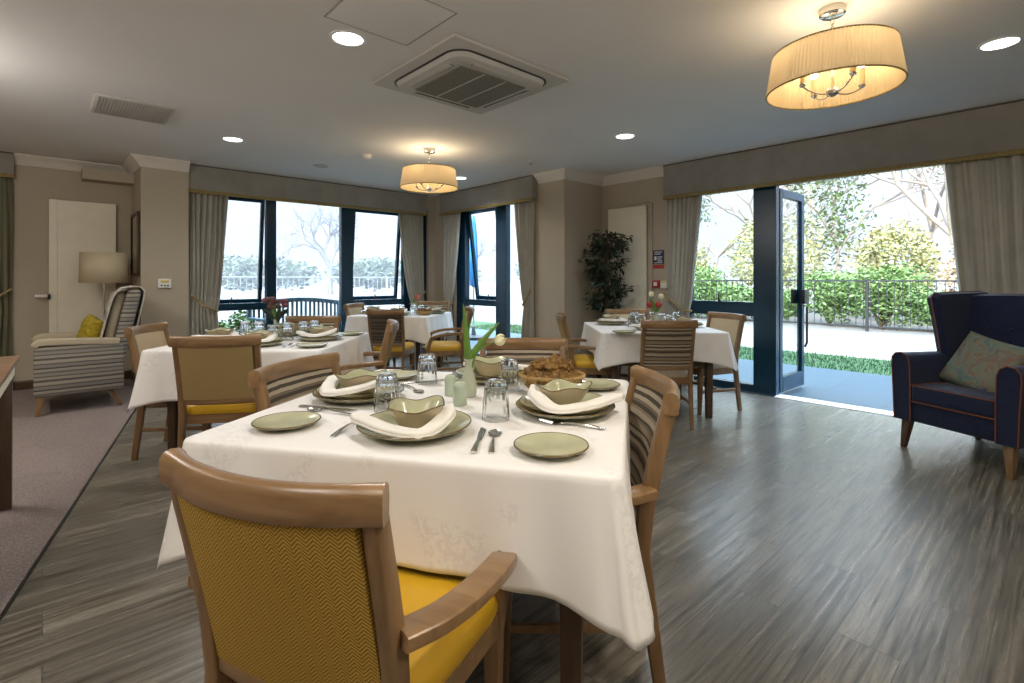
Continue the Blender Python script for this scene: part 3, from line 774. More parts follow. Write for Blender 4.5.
def chair(kind, label, lat, f, dx, df, arms=False, sx=1.0, grp='oak dining chairs'):
    key = (kind, arms)
    loc = W(lat, f)+D(dx, df).normalized()*.33; rz = yaw_of(dx, df)
    if key not in PROTO:
        a = {'mustard': ('tan', 'mustard', 'vinylseat'), 'tan': ('beige', 'tan', 'vinylseat'), 'stripe': ('stripe', 'speckle', 'vinylseat'),
             'stripecream': ('stripe', 'stripe', 'creamseat'), 'dstripe': ('dstripe', 'dstripe', 'vinylseat'), 'creamback': ('beige', 'beige', 'creamseat'),
             'lightback': ('beige', 'tan', 'vinylseat')}[kind]
        o = make_chair(label, *[M[q] for q in a], arms=arms, group=grp, low=.455 if kind == 'mustard' else .50); PROTO[key] = o
        o.location = loc; o.rotation_euler = (0, 0, rz)
    else:
        o = dup(PROTO[key], loc, rz, label, grp)
    o.scale = (sx, 1, 1)
    return o
chair('mustard', 'oak armchair with mustard herringbone back, closest to the viewer', -.424, .875, .354, .935, True)
chair('stripe', 'oak armchair with striped back drawn up along the near table beside the open floor', .465, 1.675, -.999, .03, True)
chair('stripe', 'oak chair with striped back tucked in at the carpet-facing edge of the near table', -.85, 2.03, .96, -.28)
chair('stripe', 'oak chair across the near table, behind the bread basket', .058, 2.78, -.03, -1)
chair('tan', 'oak chair with tan back and mustard seat, seen from behind at the carpet-side table', -1.70, 2.94, -.174, .985)
chair('lightback', 'oak chair with pale back and mustard seat near the striped armchair', -2.57, 3.6, 1, .15)
chair('stripe', 'oak chair at the window side of the carpet-side table', -1.756, 4.52, .02, -1)
chair('lightback', 'oak armchair turned side-on between the carpet-side and corner tables', -.93, 3.93, -.974, -.228, True)
chair('dstripe', 'dark striped chair seen from behind at the corner table', -1.375, 5.55, .05, 1, False, .86)
chair('lightback', 'oak armchair side-on in front of the bay window', -.5, 5.98, -.985, -.17, True)
chair('stripe', 'oak chair in the window corner behind the corner table', -1.17, 7.64, -.05, -1)
chair('lightback', 'pale backed chair between the corner table and the blue bench outside', -2.12, 6.86, .97, -.2)
chair('stripecream', 'striped back oak chair seen from behind at the garden-side table', 1.245, 4.06, .03, 1, False, .92)
chair('creamback', 'cream seated oak chair beside the fixed garden window', 2.05, 4.89, -.95, -.31)
chair('lightback', 'oak chair tucked in below the ficus at the garden-side table', 1.25, 5.56, 0, -1)
chair('lightback', 'oak armchair side-on between the wall pillar and the garden-side table', .47, 4.84, .995, -.06, True)

# ================================================================== TABLES AND CLOTHS
TZ = .752
def table(label, clabel, lat, f, yaw, sx, sy, drop, seed, lshape=None):
    rz = YAW0+rad(yaw)
    t = thing('dining_table', label, 'table', W(lat, f), rz, 'square dining tables')
    MB().box((0, 0, .729), (sx-.012, sy-.012, .032), .006).build('table_top', M['walnutx'], t)
    b = MB(); ix, iy = sx/2-.12, sy/2-.12
    for s in (-1, 1): b.box((0, s*iy, .68), (2*ix-.06, .022, .066), .002); b.box((s*ix, 0, .68), (.022, 2*iy-.06, .066), .002)
    b.build('apron', M['walnut'], t)
    for s in (-1, 1):
        for q in (-1, 1): MB().taper((s*ix, q*iy, 0), (s*ix, q*iy, .713), (.05, .05), (.062, .062), .004).build('leg', M['walnut'], t)
    # cloth
    r = random.Random(seed); hx, hy, cr = sx/2+.004, sy/2+.004, .03
    per = []                      # (x, y, nx, ny, corner weight, signed distance to the corner)
    cor = [(hx-cr, hy-cr, 0), (-hx+cr, hy-cr, 90), (-hx+cr, -hy+cr, 180), (hx-cr, -hy+cr, 270)]
    n_e, n_c = 44, 14
    for k in range(4):
        cx, cy, a0 = cor[k]
        for i in range(n_c+1):
            a = rad(a0+90*i/n_c); per.append((cx+cr*math.cos(a), cy+cr*math.sin(a), math.cos(a), math.sin(a), k, 0, (i/n_c-.5)))
        nx_, ny_, b0 = cor[(k+1) % 4]; a = rad(a0+90); p0 = (cx+cr*math.cos(a), cy+cr*math.sin(a)); p1 = (nx_+cr*math.cos(a), ny_+cr*math.sin(a))
        ln = math.dist(p0, p1)
        for i in range(1, n_e):
            u = i/n_e; dist = min(u, 1-u)*ln
            per.append((p0[0]+(p1[0]-p0[0])*u, p0[1]+(p1[1]-p0[1])*u, math.cos(a), math.sin(a), k if u < .5 else (k+1) % 4, dist, .5 if u < .5 else -.5))
    n = len(per); ph = [r.uniform(0, 6.28) for _ in range(8)]; nt = 20
    cd = [(math.copysign(.707, c[0]), math.copysign(.707, c[1])) for c in cor]
    rows = []; lean = [r.uniform(-.35, .35) for _ in range(4)]; fl = [r.uniform(.85, 1.15) for _ in range(4)]
    for i, (x, y, nx, ny, k, dist, sd) in enumerate(per):
        wgt = math.exp(-(dist/.13)**2); w2 = math.exp(-(dist/.30)**2)
        Ln = drop*(1+.22*math.exp(-(dist/.13)**1.25))+(.028*(1-2*abs(sd)) if dist == 0 else 0)+.012*math.sin(x*5+ph[0])*math.cos(y*4+ph[1])*(1-wgt)
        row = []
        tx, ty = -ny, nx
        for j in range(nt+1):
            q = j/nt
            if q < .12: s_ = q/.12; dz = -.012*(1-math.cos(s_*PI/2)); out = .010*math.sin(s_*PI/2)
            else: s_ = (q-.12)/.88; dz = -.012-(Ln-.012)*s_; out = .010+.012*s_
            qq = max(0, (q-.08)/.92)
            ox, oy = nx*out, ny*out
            # corner flap: pushed out along the diagonal, twisted to one side
            f_ = (.055*fl[k]*wgt)*qq**1.1
            ox += cd[k][0]*f_*1.0; oy += cd[k][1]*f_*1.0
            # folds running down beside the corners, soft waves along the sides
            fold = (.022*math.sin(dist*30+ph[k])*(w2-wgt*.6)+.006*math.sin((x*nx*0+x*abs(ty*0+tx)+y*abs(ty))*9+ph[4+k]))*qq
            ox += nx*fold+tx*lean[k]*.05*wgt*qq; oy += ny*fold+ty*lean[k]*.05*wgt*qq
            row.append((x+ox, y+oy, dz))
        rows.append(row)
    b = MB().grid(rows, cu=True)
    top = [r_[0] for r_ in rows]; c0 = (0, 0, 0)
    # top surface, concentric rings so that it stays smooth
    rings = [[(p[0]*s, p[1]*s, 0) for p in top] for s in (1, .97, .7, .35)]
    b.grid([[rings[a][i] for a in range(4)] for i in range(n)], cu=True)
    b.add([rings[3][i] for i in range(n)]+[c0], [(i, (i+1) % n, n) for i in range(n)])
    o = b.build('tablecloth', M['cloth'], None, sharp=89); o.location = W(lat, f, TZ); o.rotation_euler = (0, 0, rz)
    # hem edge
    so = o.modifiers.new('thick', 'SOLIDIFY'); so.thickness = .003; so.offset = -1
    tag(o, clabel, 'tablecloth', 'white tablecloths')
    return rz
T1Y = table('dark square table under the cloth closest to the viewer', 'white damask cloth on the near table with sage tableware', -.2075, 1.864, -13.3, 1.195, 1.15, .262, 4)
T2Y = table('dark square table beside the carpet under a white cloth', 'white cloth hanging low beside the striped armchair and carpet', -1.78, 3.79, 0, 1.11, 1.11, .29, 9)
T3Y = table('dark square table in the window corner under a white cloth', 'white cloth on the table in the window corner', -1.44, 6.70, -11, 1.0, 1.0, .255, 12)
T4Y = table('dark square table near the garden window under a white cloth', 'white cloth on the table near the garden window, lit blue at one corner', 1.30, 4.86, 0, 1.06, 1.06, .24, 15)

# ================================================================== WING CHAIR (navy, orange piping)
def wing_chair():
    p = W(3.19, 3.46); t = thing('wing_armchair', 'navy wing-back armchair with orange piping in front of the garden doors', 'armchair', p, yaw_of(-.957, -.29))
    for s in (-1, 1):
        MB().taper((s*.315, .30, 0), (s*.30, .275, .20), (.032, .032), (.058, .058), .006).build('leg', M['oakz' if s < 0 else 'walnut'], t)
        MB().taper((s*.27, -.40, 0), (s*.27, -.33, .20), (.03, .03), (.05, .05), .006).build('leg', M['walnut'], t)
    MB().box((0, -.02, .275), (.60, .66, .16), .03, 3).build('seat_base', M['blue'], t)
    so = MB().box((0, .035, .40), (.505, .60, .125), .035, 4).build('seat_cushion', M['blue'], t)
    def ringpath(hx, y0, y1, z, r=.03):
        pts = []
        for cx, cy, a0 in ((hx-r, y1-r, 0), (-hx+r, y1-r, 90), (-hx+r, y0+r, 180), (hx-r, y0+r, 270)):
            pts += [(cx+r*math.cos(rad(a0+18*k)), cy+r*math.sin(rad(a0+18*k)), z) for k in range(6)]
        return pts
    b = MB()
    for z in (.457, .345): b.tube(ringpath(.2515, -.264, .336, z), .0036, 6, closed=True)
    b.build('piping', M['orange'], so)
    for s in (-1, 1):
        # arm: rounded top, slightly flared out, full depth to the floor rail
        P = []
        prof = [(.0, .20), (.0, .45), (.004, .60), (.02, .645), (.055, .668), (.095, .66), (.118, .63), (.122, .58), (.112, .40), (.105, .20)]
        path_y = [-.36, -.2, 0, .2, .30, .325]
        rows = []
        for i, y in enumerate(path_y):
            k = (y+.36)/.685; grow = 1+.06*k; dz = .012*k
            rows.append([(s*(.252+u*grow), y, z+(dz if z > .3 else 0)) for u, z in prof])
        b = MB().grid(rows); b.add(rows[0]+rows[-1], [tuple(range(len(prof))), tuple(range(2*len(prof)-1, len(prof)-1, -1))])
        b.add([q for r_ in rows for q in (r_[0], r_[-1])], [(2*i, 2*i+1, 2*i+3, 2*i+2) for i in range(len(rows)-1)])
        a = b.build('arm', M['blue'], t, sharp=50)
        MB().tube([(x, y+.004, z) for x, y, z in rows[-1]], .0038, 6, up=(0,1,0)).build('piping', M['orange'], a)
        # wing
        wp = [(-.36, .62), (-.07, .635), (-.05, .70), (-.022, .80), (.01, .90), (.045, 1.0), (.065, 1.06), (.03, 1.09), (-.12, 1.095), (-.46, 1.10)]
        def wy(y, z): return y-.10*(z-.62)
        ins = [(s*(.262+.02*(z-.62)), wy(y, z), z) for y, z in wp]; outs = [(s*(.335+.03*(z-.62)), wy(y, z), z) for y, z in wp]
        n = len(wp); b = MB()
        mid = [(s*(.298+.025*(z-.62)), wy(y, z)+.02, z+(.012 if z > 1.04 else 0)) for y, z in wp]
        b.add(ins+mid+outs, [tuple(range(n)), tuple(range(3*n-1, 2*n-1, -1))]+[(i, i+1, n+i+1, n+i) for i in range(n-1)]+[(n+i, n+i+1, 2*n+i+1, 2*n+i) for i in range(n-1)]+[(n-1, 0, n, 2*n, 3*n-1, 2*n-1)])
        wg = b.build('wing', M['blue'], t, sharp=50)
        MB().tube([mid[i] for i in range(1, n)], .0038, 6, up=(1,0,0)).build('piping', M['orange'], wg)
    # back
    rows = []
    zs = [.30, .45, .6, .75, .9, 1.02, 1.075, 1.09, 1.075, 1.0, .8, .5, .30]
    for i in range(17):
        u = -1+2*i/16; x = u*.275; crest = .012*(1-u*u)
        row = []
        for k, z in enumerate(zs):
            front = k <= 6
            y = (-.215 if front else -.40)-.16*max(0, (z-.35))
            if k == 7: y = -.31-.16*(z-.35)
            if front: y += .022*(1-u*u)*math.sin(PI*min(1, max(0, (z-.42)/.66)))
            row.append((x, y, z+(crest if z > .9 else 0)))
        rows.append(row)
    b = MB().grid(rows); b.add(rows[0]+rows[-1], [tuple(range(len(zs))), tuple(range(2*len(zs)-1, len(zs)-1, -1))])
    bk = b.build('backrest', M['blue'], t, sharp=60)
    for x in (-.14, 0, .14): MB().ball((x, -.215-.16*.5+.022*(1-(x/.275)**2)*.9, .85), (.014, .008, .014), 10, 6).build('button', M['blue'], bk)
    return t
wing_chair()
def cushion(name, label, size, thick, mat, loc, rot, puff=.16, pipe=None):
    P = []; n = 22
    def surf(sg):
        rows = []
        for i in range(n+1):
            u = -1+2*i/n; row = []
            for j in range(n+1):
                v = -1+2*j/n; e = max(0, (1-u**4)*(1-v**4))**.42
                pin = 1-.07*(1-abs(u)**2)*abs(v)**3; pin2 = 1-.07*(1-abs(v)**2)*abs(u)**3
                row.append((u*size/2*pin2, v*size/2*pin, sg*thick/2*e))
            rows.append(row)
        return rows
    o = MB().grid(surf(1)).grid(surf(-1)).build(name, mat, None, sharp=80)
    o.location = loc; o.rotation_euler = rot
    return o
dd = D(-.957, -.29); rr = D(-.29, .957)   # seat-forward, chair's right
wc = W(3.19, 3.46)
o = cushion('scatter_cushion', '', .42, .12, M['birds'], wc+dd*(-.05)+rr*.03+Vector((0,0,.612)), (0,0,0))
fw = dd.normalized(); upv = (Vector((0,0,1))*.87-fw*.49).normalized(); sd = rr.normalized()
ca_, sa_ = math.cos(rad(14)), math.sin(rad(14))
ax, ay = sd*ca_+upv*sa_, upv*ca_-sd*sa_
o.rotation_euler = Matrix((ax, ay, ax.cross(ay))).transposed().to_euler()
tag(o, 'teal floral cushion leaning in the navy wing chair', 'cushion')

# ================================================================== STRIPED ARMCHAIR
def striped_chair():
    t = thing('armchair', 'grey striped high-back armchair with oatmeal arms on the carpet', 'armchair', (.285, 6.42, .004), rad(90)); t.scale = (1, .9, 1)
    hw, y1 = .37, .385
    for s in (-1, 1):
        MB().taper((s*.335, .35, 0), (s*.32, .325, .17), (.036, .036), (.062, .062), .006).build('leg', M['oakz'], t)
        MB().taper((s*.30, -.30, 0), (s*.30, -.20, .17), (.034, .034), (.058, .058), .006).build('leg', M['oakz'], t)
        # side panel and padded arm top
        b = MB().box((s*(hw-.055), .03, .39), (.11, .70, .45), .022, 3); a = b.build('arm', M['gstripe'], t)
        b = MB(); b.sweep([(s*(hw-.052), -.28, .615), (s*(hw-.052), 0, .632), (s*(hw-.052), .28, .642), (s*(hw-.052), .35, .637), (s*(hw-.052), .375, .61)], rrect(.125, .062, .45, 14)).build('arm_pad', M['oat'], a)
    MB().box((0, .03, .27), (.53, .70, .2), .02).build('seat_base', M['gstripe'], t)
    MB().box((0, .06, .43), (.51, .62, .14), .045, 4).build('seat_cushion', M['oat'], t)
    # raked back: striped outside and edges, plain inside
    def slab(name, y0, y1, hx, z0, z1, mat, bev):
        b = bmesh.new(); bmesh.ops.create_cube(b, size=1); bmesh.ops.scale(b, vec=(2*hx, y1-y0, z1-z0), verts=b.verts)
        bmesh.ops.bevel(b, geom=b.edges[:], offset=bev, segments=4, profile=.5, affect='EDGES')
        bmesh.ops.transform(b, matrix=Matrix.Translation((0, (y0+y1)/2, (z0+z1)/2)), verts=b.verts)
        for v in b.verts: v.co.y -= .23*(v.co.z-.3)
        return MB().bm(b).build(name, mat, t)
    slab('back_shell', -.30, -.17, .345, .19, 1.10, M['gstripe'], .04)
    slab('backrest', -.175, -.08, .27, .40, 1.075, M['oat'], .04)
    return t
striped_chair()
# throw folded over the top of its back (chair faces -X)
def thr():
    R_ = []
    for i in range(15):
        u = i/14; row = []
        # in armchair coordinates: front of back y=-.08-.23(z-.3), rear y=-.30-.23(z-.3)
        seq = [(-.06, .62), (-.062, .72), (-.064, .82), (-.066, .92), (-.07, 1.0), (-.085, 1.06), (-.13, 1.108), (-.20, 1.122), (-.27, 1.118), (-.312, 1.08), (-.322, 1.0), (-.323, .9), (-.323, .8), (-.323, .7), (-.323, .6), (-.323, .52)]
        for k, (yo, z) in enumerate(seq):
            wv = .006*math.sin(u*17+k*.35)
            row.append((-.335+.26*u-.02*math.sin(k*.7)*0+.01*math.sin(k*.6), yo-.23*(z-.3)+(wv if k < 7 else -abs(wv)), z+.004*math.sin(u*9)))
        R_.append(row)
    o = MB().grid(R_).build('throw_blanket', M['throw'], None, sharp=80)
    so = o.modifiers.new('thick', 'SOLIDIFY'); so.thickness = .010; so.offset = 1
    o.location = (.285, 6.42, .004); o.rotation_euler = (0, 0, rad(90)); o.scale = (1, .9, 1)
    tag(o, 'pale striped throw folded over the back of the grey striped armchair', 'throw')
thr()
o = cushion('scatter_cushion', '', .36, .14, M['ycush'], (.335, 6.38, .665), (rad(75), rad(8), rad(-82)))
tag(o, 'mustard yellow cushion standing in the grey striped armchair', 'cushion')
# floor lamp
t = thing('floor_lamp', 'unlit floor lamp with wide linen drum shade behind the striped armchair', 'lamp', (.50, 7.16, .004))
MB().lathe([(.0001, 0), (.15, 0), (.152, .01), (.14, .022), (.02, .03), (.0001, .03)], 40).build('base', M['chrome'], t)
MB().tube([(0, 0, .02), (0, 0, 1.40)], .011, 12, up=(0,1,0)).build('pole', M['chrome'], t)
b = MB().lathe([(.215, 1.16), (.207, 1.49)], 56)
sh = b.build('lamp_shade', M['lampshade'], t, sharp=80); so = sh.modifiers.new('thick', 'SOLIDIFY'); so.thickness = .003
b = MB()
for k in range(3): b.tube([(0, 0, 1.39), (.206*math.cos(k*2.1), .206*math.sin(k*2.1), 1.47)], .003, 6)
b.lathe([(.018, 1.33), (.018, 1.39), (.0001, 1.395)], 14); b.build('shade_carrier', M['chrome'], t)

# ================================================================== SIDE TABLE + TWO-ARM LAMP (left edge)
t = thing('side_table', 'dark legged side table with wood top, standing on the carpet at the picture edge', 'table', (-.088, 3.80, .004), rad(-2))
MB().ab((-.75, -1.25, .765), (0, 0, .79), .005).build('table_top', M['walnutx'], t)
MB().ab((-.735, -1.235, .69), (-.018, -.015, .765), .003).build('apron', M['door'], t, smooth=False)
for x in (-.055, -.70):
    for y in (-.05, -1.20): MB().taper((x, y, 0), (x, y, .69), (.056, .056), (.06, .06), .003).build('leg', M['walnut'], t)
t = thing('candelabra_lamp', 'dark scrolled two-arm lamp with white glass cups on the side table', 'lamp', (-.42, 3.46, .794), rad(25))
MB().lathe([(.0001, 0), (.075, 0), (.075, .012), (.03, .03), (.012, .06), (.010, .40), (.018, .42), (.0001, .43)], 24).build('stem', M['black'], t)
for s in (-1, 1):
    pts = [(s*(.01+.23*q), 0, .37-.05*math.sin(q*PI)+.03*q) for q in [i/12 for i in range(13)]]
    pts += [(s*(.24+.022*math.sin(a)), 0, .40-.022+.022*math.cos(a)) for a in [i*.5 for i in range(1, 9)]]
    a = MB().tube(pts, .006, 8, up=(0,1,0)).build('arm', M['black'], t)
    MB().lathe([(.008, .40), (.03, .43), (.036, .47), (.032, .50), (.028, .50), (.031, .47), (.026, .435), (.0001, .42)], 20, (s*.225, 0, .005)).build('glass_cup', M['white'], a)
# ================================================================== TABLEWARE
TT = TZ
def at(px, py, z=TT): return onplane(px, py, z)
def put(o, lat, f, z, yaw): o.location = W(lat, f, z); o.rotation_euler = (0, 0, YAW0+rad(yaw))
PR = {}
def inst(key, maker, label, group, lat, f, z, yaw, scale=None):
    if key not in PR:
        o = maker(); PR[key] = o; o['label'] = label; o['group'] = group
        put(o, lat, f, z, yaw)
        if scale: o.scale = scale
    else: o = dup(PR[key], W(lat, f, z), YAW0+rad(yaw), label, group, scale)
    return o
def mk_plate(Rr, h, name, cat):
    def f():
        t = thing(name, 'x', cat)
        k = Rr/.165
        MB().lathe([(.0001, 0), (.088*k, 0), (.092*k, .003), (.12*k, .007), (.150*k, h*.68), (Rr-.001, h), (Rr-.0015, h+.0022), (.150*k, h*.68+.005), (.118*k, .0115), (.085*k, .0075), (.0001, .007)], 64).build('dish', M['sage'], t, sharp=60)
        MB().tube([(math.cos(2*PI*i/72)*(Rr-.0012), math.sin(2*PI*i/72)*(Rr-.0012), h+.001) for i in range(72)], .0021, 6, closed=True).build('rim', M['rim'], t)
        return t
    return f
plate_big = mk_plate(.165, .028, 'dinner_plate', 'plate'); plate_small = mk_plate(.0975, .017, 'side_plate', 'plate')
def mk_bowl():
    t = thing('bowl', 'x', 'bowl')
    def rr_(a): return 1/(abs(math.cos(a))**3.4+abs(math.sin(a))**3.4)**(1/3.4)
    prof = [(.0, 0), (.046, 0), (.050, .004), (.057, .018), (.066, .036), (.075, .053), (.083, .066)]
    inn = [(.0805, .0655), (.073, .053), (.063, .037), (.054, .02), (.044, .009), (.0, .007)]
    def wave(a, z): return ((.0065)*math.cos(4*(a-PI/4))+.003*math.cos(a))*max(0, z-.02)/.046
    def surf(pr):
        return [[(r*(1+(rr_(a)-1)*min(1, z/.03))*math.cos(a), r*(1+(rr_(a)-1)*min(1, z/.03))*math.sin(a), z+wave(a, z)) for r, z in pr] for a in [2*PI*i/64 for i in range(64)]]
    MB().grid(surf(prof), cu=True).build('shell', M['tanglaze'], t, sharp=60)
    MB().grid(surf([prof[-1]]+inn), cu=True).build('glazed_interior', M['sage'], t, sharp=60)
    ring = [q[0] for q in surf([(.0822, .0662)])]
    MB().tube(ring, .0018, 6, closed=True).build('rim', M['rim'], t)
    return t
def smooth_path(pts, n=6, it=2):
    out = []
    for i in range(len(pts)-1):
        for q in range(n): out.append(Vector(pts[i]).lerp(Vector(pts[i+1]), q/n))
    out.append(Vector(pts[-1]))
    for _ in range(it*3): out = [out[0]]+[(out[i-1]+out[i]*2+out[i+1])/4 for i in range(1, len(out)-1)]+[out[-1]]
    return out
def mk_napkin():
    # long folded band bent into a V round the bowl
    t = thing('napkin', 'x', 'napkin')
    for nm, dz, wk in (('folded_band', 0, 1), ('under_fold', -.006, 1.14)):
        p = smooth_path([(-.185, .0, .046+dz), (-.14, -.03, .043+dz), (-.07, -.09, .036+dz), (.0, -.128, .034+dz), (.035, -.138, .034+dz), (.062, -.11, .036+dz), (.088, -.03, .046+dz), (.102, .05, .066+dz)], 6, 2)
        n = len(p); sc_ = []
        for i in range(n):
            u = i/(n-1); e = min(1, min(u, 1-u)*9+.28)
            sc_.append((e*wk, .45+.55*e))
        MB().sweep(p, circ(.025, .0085 if dz == 0 else .0055, 14, .7), scl=sc_).build(nm, M['napkin'], t, sharp=80)
    return t
def mk_glass():
    t = thing('drinking_glass', 'x', 'glass')
    ro = [(.0425, 0), (.0415, .02), (.039, .05), (.036, .08), (.034, .10), (.033, .108), (.030, .1155), (.022, .118), (.0001, .1165)]
    ri = [(.0001, .098), (.020, .099), (.029, .096), (.0325, .08), (.0362, .05), (.0392, .02), (.0405, 0)]
    fl = lambda a, j: 1+(.055*abs(math.cos(7*a))-.04 if 1 <= j <= 5 else 0)
    MB().lathe(ro+ri+[(.0425, 0)], 98, rf=fl).build('tumbler', M['glass'], t, sharp=60)
    return t
def mk_knife():
    t = thing('knife', 'x', 'cutlery')
    MB().sweep([(0, 0, .004), (.01, 0, .0045), (.05, 0, .0045), (.09, 0, .0042), (.102, 0, .0038)], circ(.0075, .0035, 12, .7), scl=[(1.15, 1), (1.2, 1.05), (.95, 1), (.8, .95), (.75, .8)]).build('handle', M['steel'], t)
    b = MB(); rows = []
    for i in range(13):
        u = i/12; x = .10+.125*u; up_ = .0045+.0035*math.sin(u*PI*.75); lo = -.0075-.0035*math.sin(min(1, u*1.4)*PI*.5)
        if u > .8: k = (u-.8)/.2; lo = lo*(1-k*k)+up_*k*k
        rows.append([(x, up_, .0052), (x, lo, .0040), (x, lo, .0034), (x, up_, .0038)])
    b.grid(rows).add(rows[0]+rows[-1], [(0, 1, 2, 3), (7, 6, 5, 4)]); b.add([q for r_ in rows for q in (r_[3], r_[0])], [(2*i, 2*i+1, 2*i+3, 2*i+2) for i in range(12)])
    b.build('blade', M['steel'], t); return t
def mk_fork():
    t = thing('fork', 'x', 'cutlery')
    MB().sweep([(0, 0, .003), (.012, 0, .004), (.05, 0, .009), (.10, 0, .010), (.13, 0, .006), (.142, 0, .004)], circ(.0068, .0022, 12, .8), scl=[(1.1, 1), (1.25, 1), (.9, 1), (.45, 1.1), (.6, 1), (1.3, .9)]).build('handle', M['steel'], t)
    b = MB().sweep([(.14, 0, .004), (.152, 0, .003), (.165, 0, .0035)], circ(.0115, .0016, 12, .8), scl=[(.8, 1), (1.05, 1), (1.05, 1)])
    for k in range(4): y = (k-1.5)*.0064; b.tube([(.163, y, .0035), (.185, y, .006), (.205, y*.96, .010)], [.0019, .0018, .0011], 6)
    b.build('tines', M['steel'], t); return t
def mk_spoon():
    t = thing('spoon', 'x', 'cutlery')
    MB().sweep([(0, 0, .003), (.012, 0, .004), (.05, 0, .008), (.10, 0, .009), (.13, 0, .006), (.142, 0, .0045)], circ(.0068, .0022, 12, .8), scl=[(1.1, 1), (1.25, 1), (.9, 1), (.45, 1.1), (.5, 1), (.8, .9)]).build('handle', M['steel'], t)
    rows = []
    for i in range(13):
        u = i/12; x = .138+.06*u; w_ = .0185*math.sqrt(max(0, 1-(2*u-1)**2))*(1-.12*(2*u-1))+.0006
        rows.append([(x, w_*v, .0065-.0062*(1-v*v)*(1-(2*u-1)**2)) for v in [-1+.2*q for q in range(11)]])
    o = MB().grid(rows).build('bowl_end', M['steel'], t, sharp=80); so = o.modifiers.new('thick', 'SOLIDIFY'); so.thickness = .0012
    return t
def lay(key, mk, label, p0, p1, group, z=TT):   # handle end p0 -> tip p1, both read on the table plane
    a, b_ = at(*p0), at(*p1); yaw = math.degrees(math.atan2(b_[1]-a[1], b_[0]-a[0]))
    return inst(key, mk, label, group, a[0], a[1], z, yaw)
GP, GS, GB, GN, GG, GK = 'sage dinner plates', 'sage side plates', 'square taupe bowls', 'folded napkins', 'upturned tumblers', 'silver cutlery'
def setting(lat, f, yaw, where, double=True, byaw=0, z=TT+.0015, mir=False):
    inst('plate', plate_big, f'sage green dinner plate with brown rim {where}', GP, lat, f, z, yaw)
    zz = z+.0072
    if double:
        inst('plate', plate_big, f'upper sage plate stacked on another {where}', GP, lat, f, z+.0125, yaw, (.93, .93, .95)); zz = z+.0125+.0072
    c, s = math.cos(rad(yaw)), math.sin(rad(yaw))
    inst('bowl', mk_bowl, f'square taupe bowl with wavy rim {where}', GB, lat, f+.02, zz+.0012, yaw+byaw)
    inst('napkin', mk_napkin, f'white V-folded napkin round the bowl {where}', GN, lat, f, zz-.006, yaw+(14 if mir else 0), (-1.05, 1.05, 1) if mir else None)
setting(-.285, 1.505, 0, 'at the front of the near table', False, 8)
setting(.178, 1.72, -14, 'beside the bread basket on the near table', True, -22, mir=True)
setting(-.575, 1.93, -42, 'beside the striped chair on the near table', True, 20)
setting(-.10, 2.28, 172, 'behind the vase on the near table', True, 15)
ZS = TT+.0015
for (px, py), lb in (((287, 420.5), 'sage side plate at the front corner of the near table nearest the carpet'), ((551, 444.5), 'sage side plate at the front of the near table nearest the open floor'),
                     ((397, 374.5), 'sage side plate at the far corner of the near table behind the tumblers'), ((596, 384), 'sage side plate half hidden behind the bread basket')):
    la, ff = at(px, py, ZS+.016); inst('side', plate_small, lb, GS, la, ff, ZS, 0)
for (px, py), lb in (((387, 410), 'ribbed upturned tumbler in front of the plate by the striped chair'), ((427, 383), 'ribbed upturned tumbler behind the bowl at the front of the near table'),
                     ((496, 419), 'ribbed upturned tumbler in front of the pepper and vase, nearest the cutlery pair'), ((509, 391), 'ribbed upturned tumbler touching the bread basket')):
    la, ff = at(px, py); inst('glass', mk_glass, lb, GG, la, ff, TT+.001, R.uniform(0, 90), (1.06, 1.06, 1.06))
lay('knife', mk_knife, 'silver knife lying right beside the front dinner plate', (473.5, 454), (485.5, 424), GK)
lay('spoon', mk_spoon, 'silver spoon lying parallel to the front knife', (491, 454), (496.5, 427), GK)
lay('fork', mk_fork, 'silver fork behind the side plate nearest the open floor', (605, 430), (524, 420), GK)
lay('knife', mk_knife, 'silver knife pointing at the tumbler behind the carpet-side side plate', (300, 407), (371, 412.5), GK)
lay('fork', mk_fork, 'silver fork half under the front dinner plate', (332, 437.5), (362, 420), GK)
lay('spoon', mk_spoon, 'silver spoon tucked behind the carpet-side side plate', (353, 416), (318, 411), GK)
lay('spoon', mk_spoon, 'silver spoon with dark gleaming bowl between tumblers and shakers', (402, 385), (423, 394), GK)
lay('knife', mk_knife, 'silver knife below the far side plate', (402, 384), (440, 381), GK)
def mk_shaker():
    t = thing('salt_shaker', 'x', 'shaker')
    MB().lathe([(.0001, 0), (.021, 0), (.0225, .003), (.0225, .062), (.021, .07), (.015, .078), (.006, .081), (.0001, .0815)], 32).build('body', M['mint'], t)
    b = MB()
    for k in range(5): b.lathe([(.0001, .0), (.0016, 0), (.0001, .0008)], 8, (.007*math.cos(k*1.257), .007*math.sin(k*1.257), .0808))
    b.build('pour_holes', M['black'], t); return t
la, ff = at(450.5, 395.5); inst('shaker', mk_shaker, 'mint green shaker standing farther back beside the vase', 'mint green shakers', la, ff, TT+.001, 0)
la, ff = at(460, 405); inst('shaker', mk_shaker, 'mint green shaker standing in front of the vase', 'mint green shakers', la, ff, TT+.001, 40, (1.12, 1.12, 1.05))
